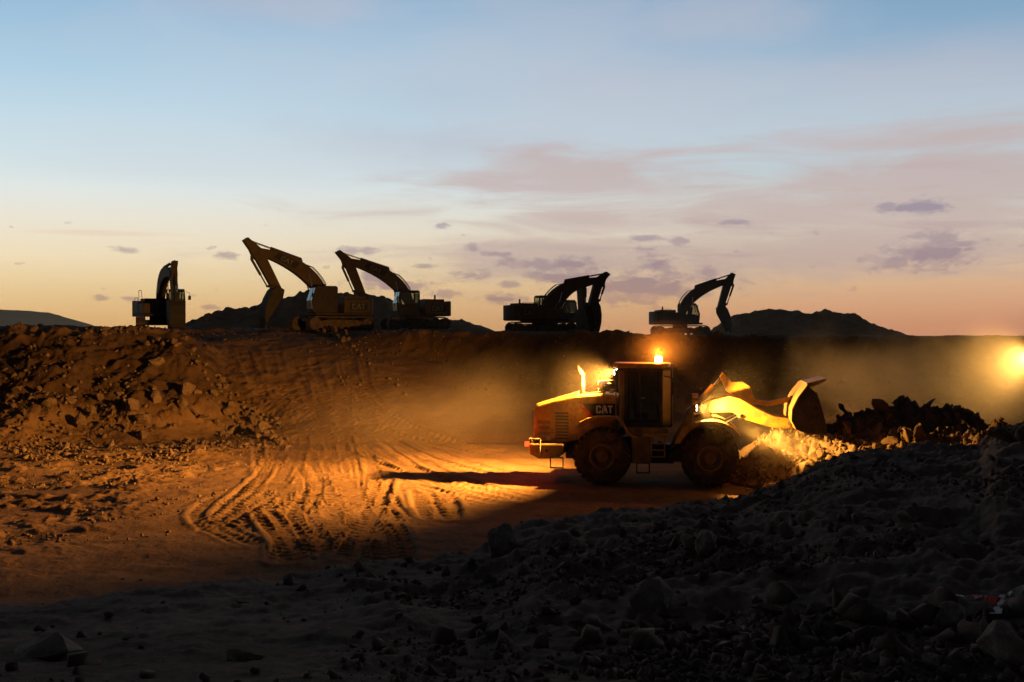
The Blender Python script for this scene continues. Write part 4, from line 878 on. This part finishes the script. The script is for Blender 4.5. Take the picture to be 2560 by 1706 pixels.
# ------------------------------------------------------------------ barrier tape
tp = [(2120,1406),(2180,1404),(2235,1403),(2290,1410),(2312,1404),(2335,1388),(2375,1372),(2420,1368)]
g = [Vector(land(a * OV, b * OV)) + Vector((0, 0, .07)) for a, b in tp]
me = bpy.data.meshes.new('barrier_tape'); bmm = bmesh.new(); vv = []
fine_ = []
for a, b_ in zip(g[:-1], g[1:]):
    for k in range(6): fine_.append(a.lerp(b_, k / 6))
fine_.append(g[-1])
for i, p in enumerate(fine_):
    tw = .6 + .5 * math.sin(i * .45); up = Vector((0, math.cos(tw), math.sin(tw))) * .022; vv.append((bmm.verts.new(p - up + Vector((0, 0, .02 * math.sin(i)))), bmm.verts.new(p + up)))
for i in range(len(vv) - 1):
    f = bmm.faces.new((vv[i][0], vv[i + 1][0], vv[i + 1][1], vv[i][1])); f.material_index = 1 if (i // 6) % 4 in (2, 3) else 0
q = Vector(land(2285 * OV, 1436 * OV)) + Vector((0, 0, .05)); k = 24
v1 = bmm.verts.new(q + Vector((-.03, 0, 0))); v2 = bmm.verts.new(q + Vector((.04, 0, 0))); bmm.faces.new((vv[k][0], vv[k][1], v2, v1))
bmm.to_mesh(me); bmm.free(); me.materials.append(M['tapewhite']); me.materials.append(M['red'])
o = bpy.data.objects.new('barrier_tape', me); COL.objects.link(o); so = o.modifiers.new('solid', 'SOLIDIFY'); so.thickness = .002
tag(o, 'red and white barrier tape trailing over the stones at the lower right', 'barrier tape')

# ------------------------------------------------------------------ dust
def dust(name, c, r, dens, label, sc=.6, lo=.35, hi=.75, rot=0, rx=0, aniso=.2, col=(.80, .68, .50)):
    b = MB().box(-1, 1, -1, 1, -1, 1); o = b.build(name, None); o.location = c; o.scale = r; o.rotation_euler = (0, rx, rot)
    m = newmat(name); o.data.materials.clear(); o.data.materials.append(m)
    tc = nd('ShaderNodeTexCoord'); v = tc.outputs['Object']
    ln = nd('ShaderNodeVectorMath', operation='LENGTH'); L.new(v, ln.inputs[0])
    geo = nd('ShaderNodeNewGeometry')
    n = noise(geo.outputs['Position'], (1, 1, 1), scale=sc, detail=3, rough=.55, dist=.4)
    fall = sstep(ln.outputs['Value'], .05, 1.0, 1, 0)
    d = mth('MULTIPLY', mth('MULTIPLY', fall, sstep(mth('ADD', n, mth('MULTIPLY', mth('SUBTRACT', fall, .5), .35)), lo, hi)), dens)
    p = nd('ShaderNodeVolumePrincipled'); p.inputs['Color'].default_value = col + (1,); L.new(d, p.inputs['Density']); p.inputs['Anisotropy'].default_value = aniso
    oo = nd('ShaderNodeOutputMaterial'); L.new(p.outputs[0], oo.inputs['Volume'])
    tag(o, label, 'dust', kind='stuff'); return o
dust('exhaust_dust', (-1.8, 43.0, 2.3), (5.4, 4.0, 2.7), .026, 'brown dust drifting behind the loader hood', rx=R(-10), lo=.3, hi=.8, sc=.45)
dust('ground_dust', (-4, 46, 1.4), (9.5, 8, 2.2), .028, 'low dust over the floor behind the loader', lo=.25, hi=.75)
dust('working_dust', (5.0, 38.6, 2.6), (5.5, 4.6, 3.4), .010, 'thin dust hanging round the loader and its lamps', lo=.1, hi=.6)
dust('beacon_halo', (5.1, 37.9, 4.5), (1.7, 1.7, 1.1), .085, 'added haze giving the orange halo round the beacon on the loader roof', lo=.0, hi=.5)  # extra haze added here to give the beacon its glow
dust('bucket_dust', (12.4, 41.6, 3.2), (5.0, 3.2, 3.4), .19, 'dust rising behind the loader bucket', lo=.38, hi=.78, sc=.5)
dust('wheel_dust', (8.6, 37.2, 1.0), (2.8, 2.2, 1.8), .22, 'glowing dust between front wheel and rubble pile', sc=1.1)
dust('far_dust', (22, 50, 2.6), (11, 7, 4.6), .085, 'bright dust around the flood lamp', lo=.2, hi=.75)
dust('lamp_dust', (fx - .6, fy - .3, fz - .3), (3.8, 2.8, 2.9), .07, 'glowing dust close round the flood lamp', lo=.0, hi=.6)
dust('plateau_dust', (0, 92, 2.5), (75, 30, 13), .0032, 'thin dusty air over the plateau with the parked excavators', sc=.05, lo=.1, hi=.6, aniso=.7)
dust('valley_haze', (0, 560, 0), (900, 240, 80), .0016, 'thin haze in front of the distant hill', sc=.004, lo=.0, hi=.5, aniso=.7)
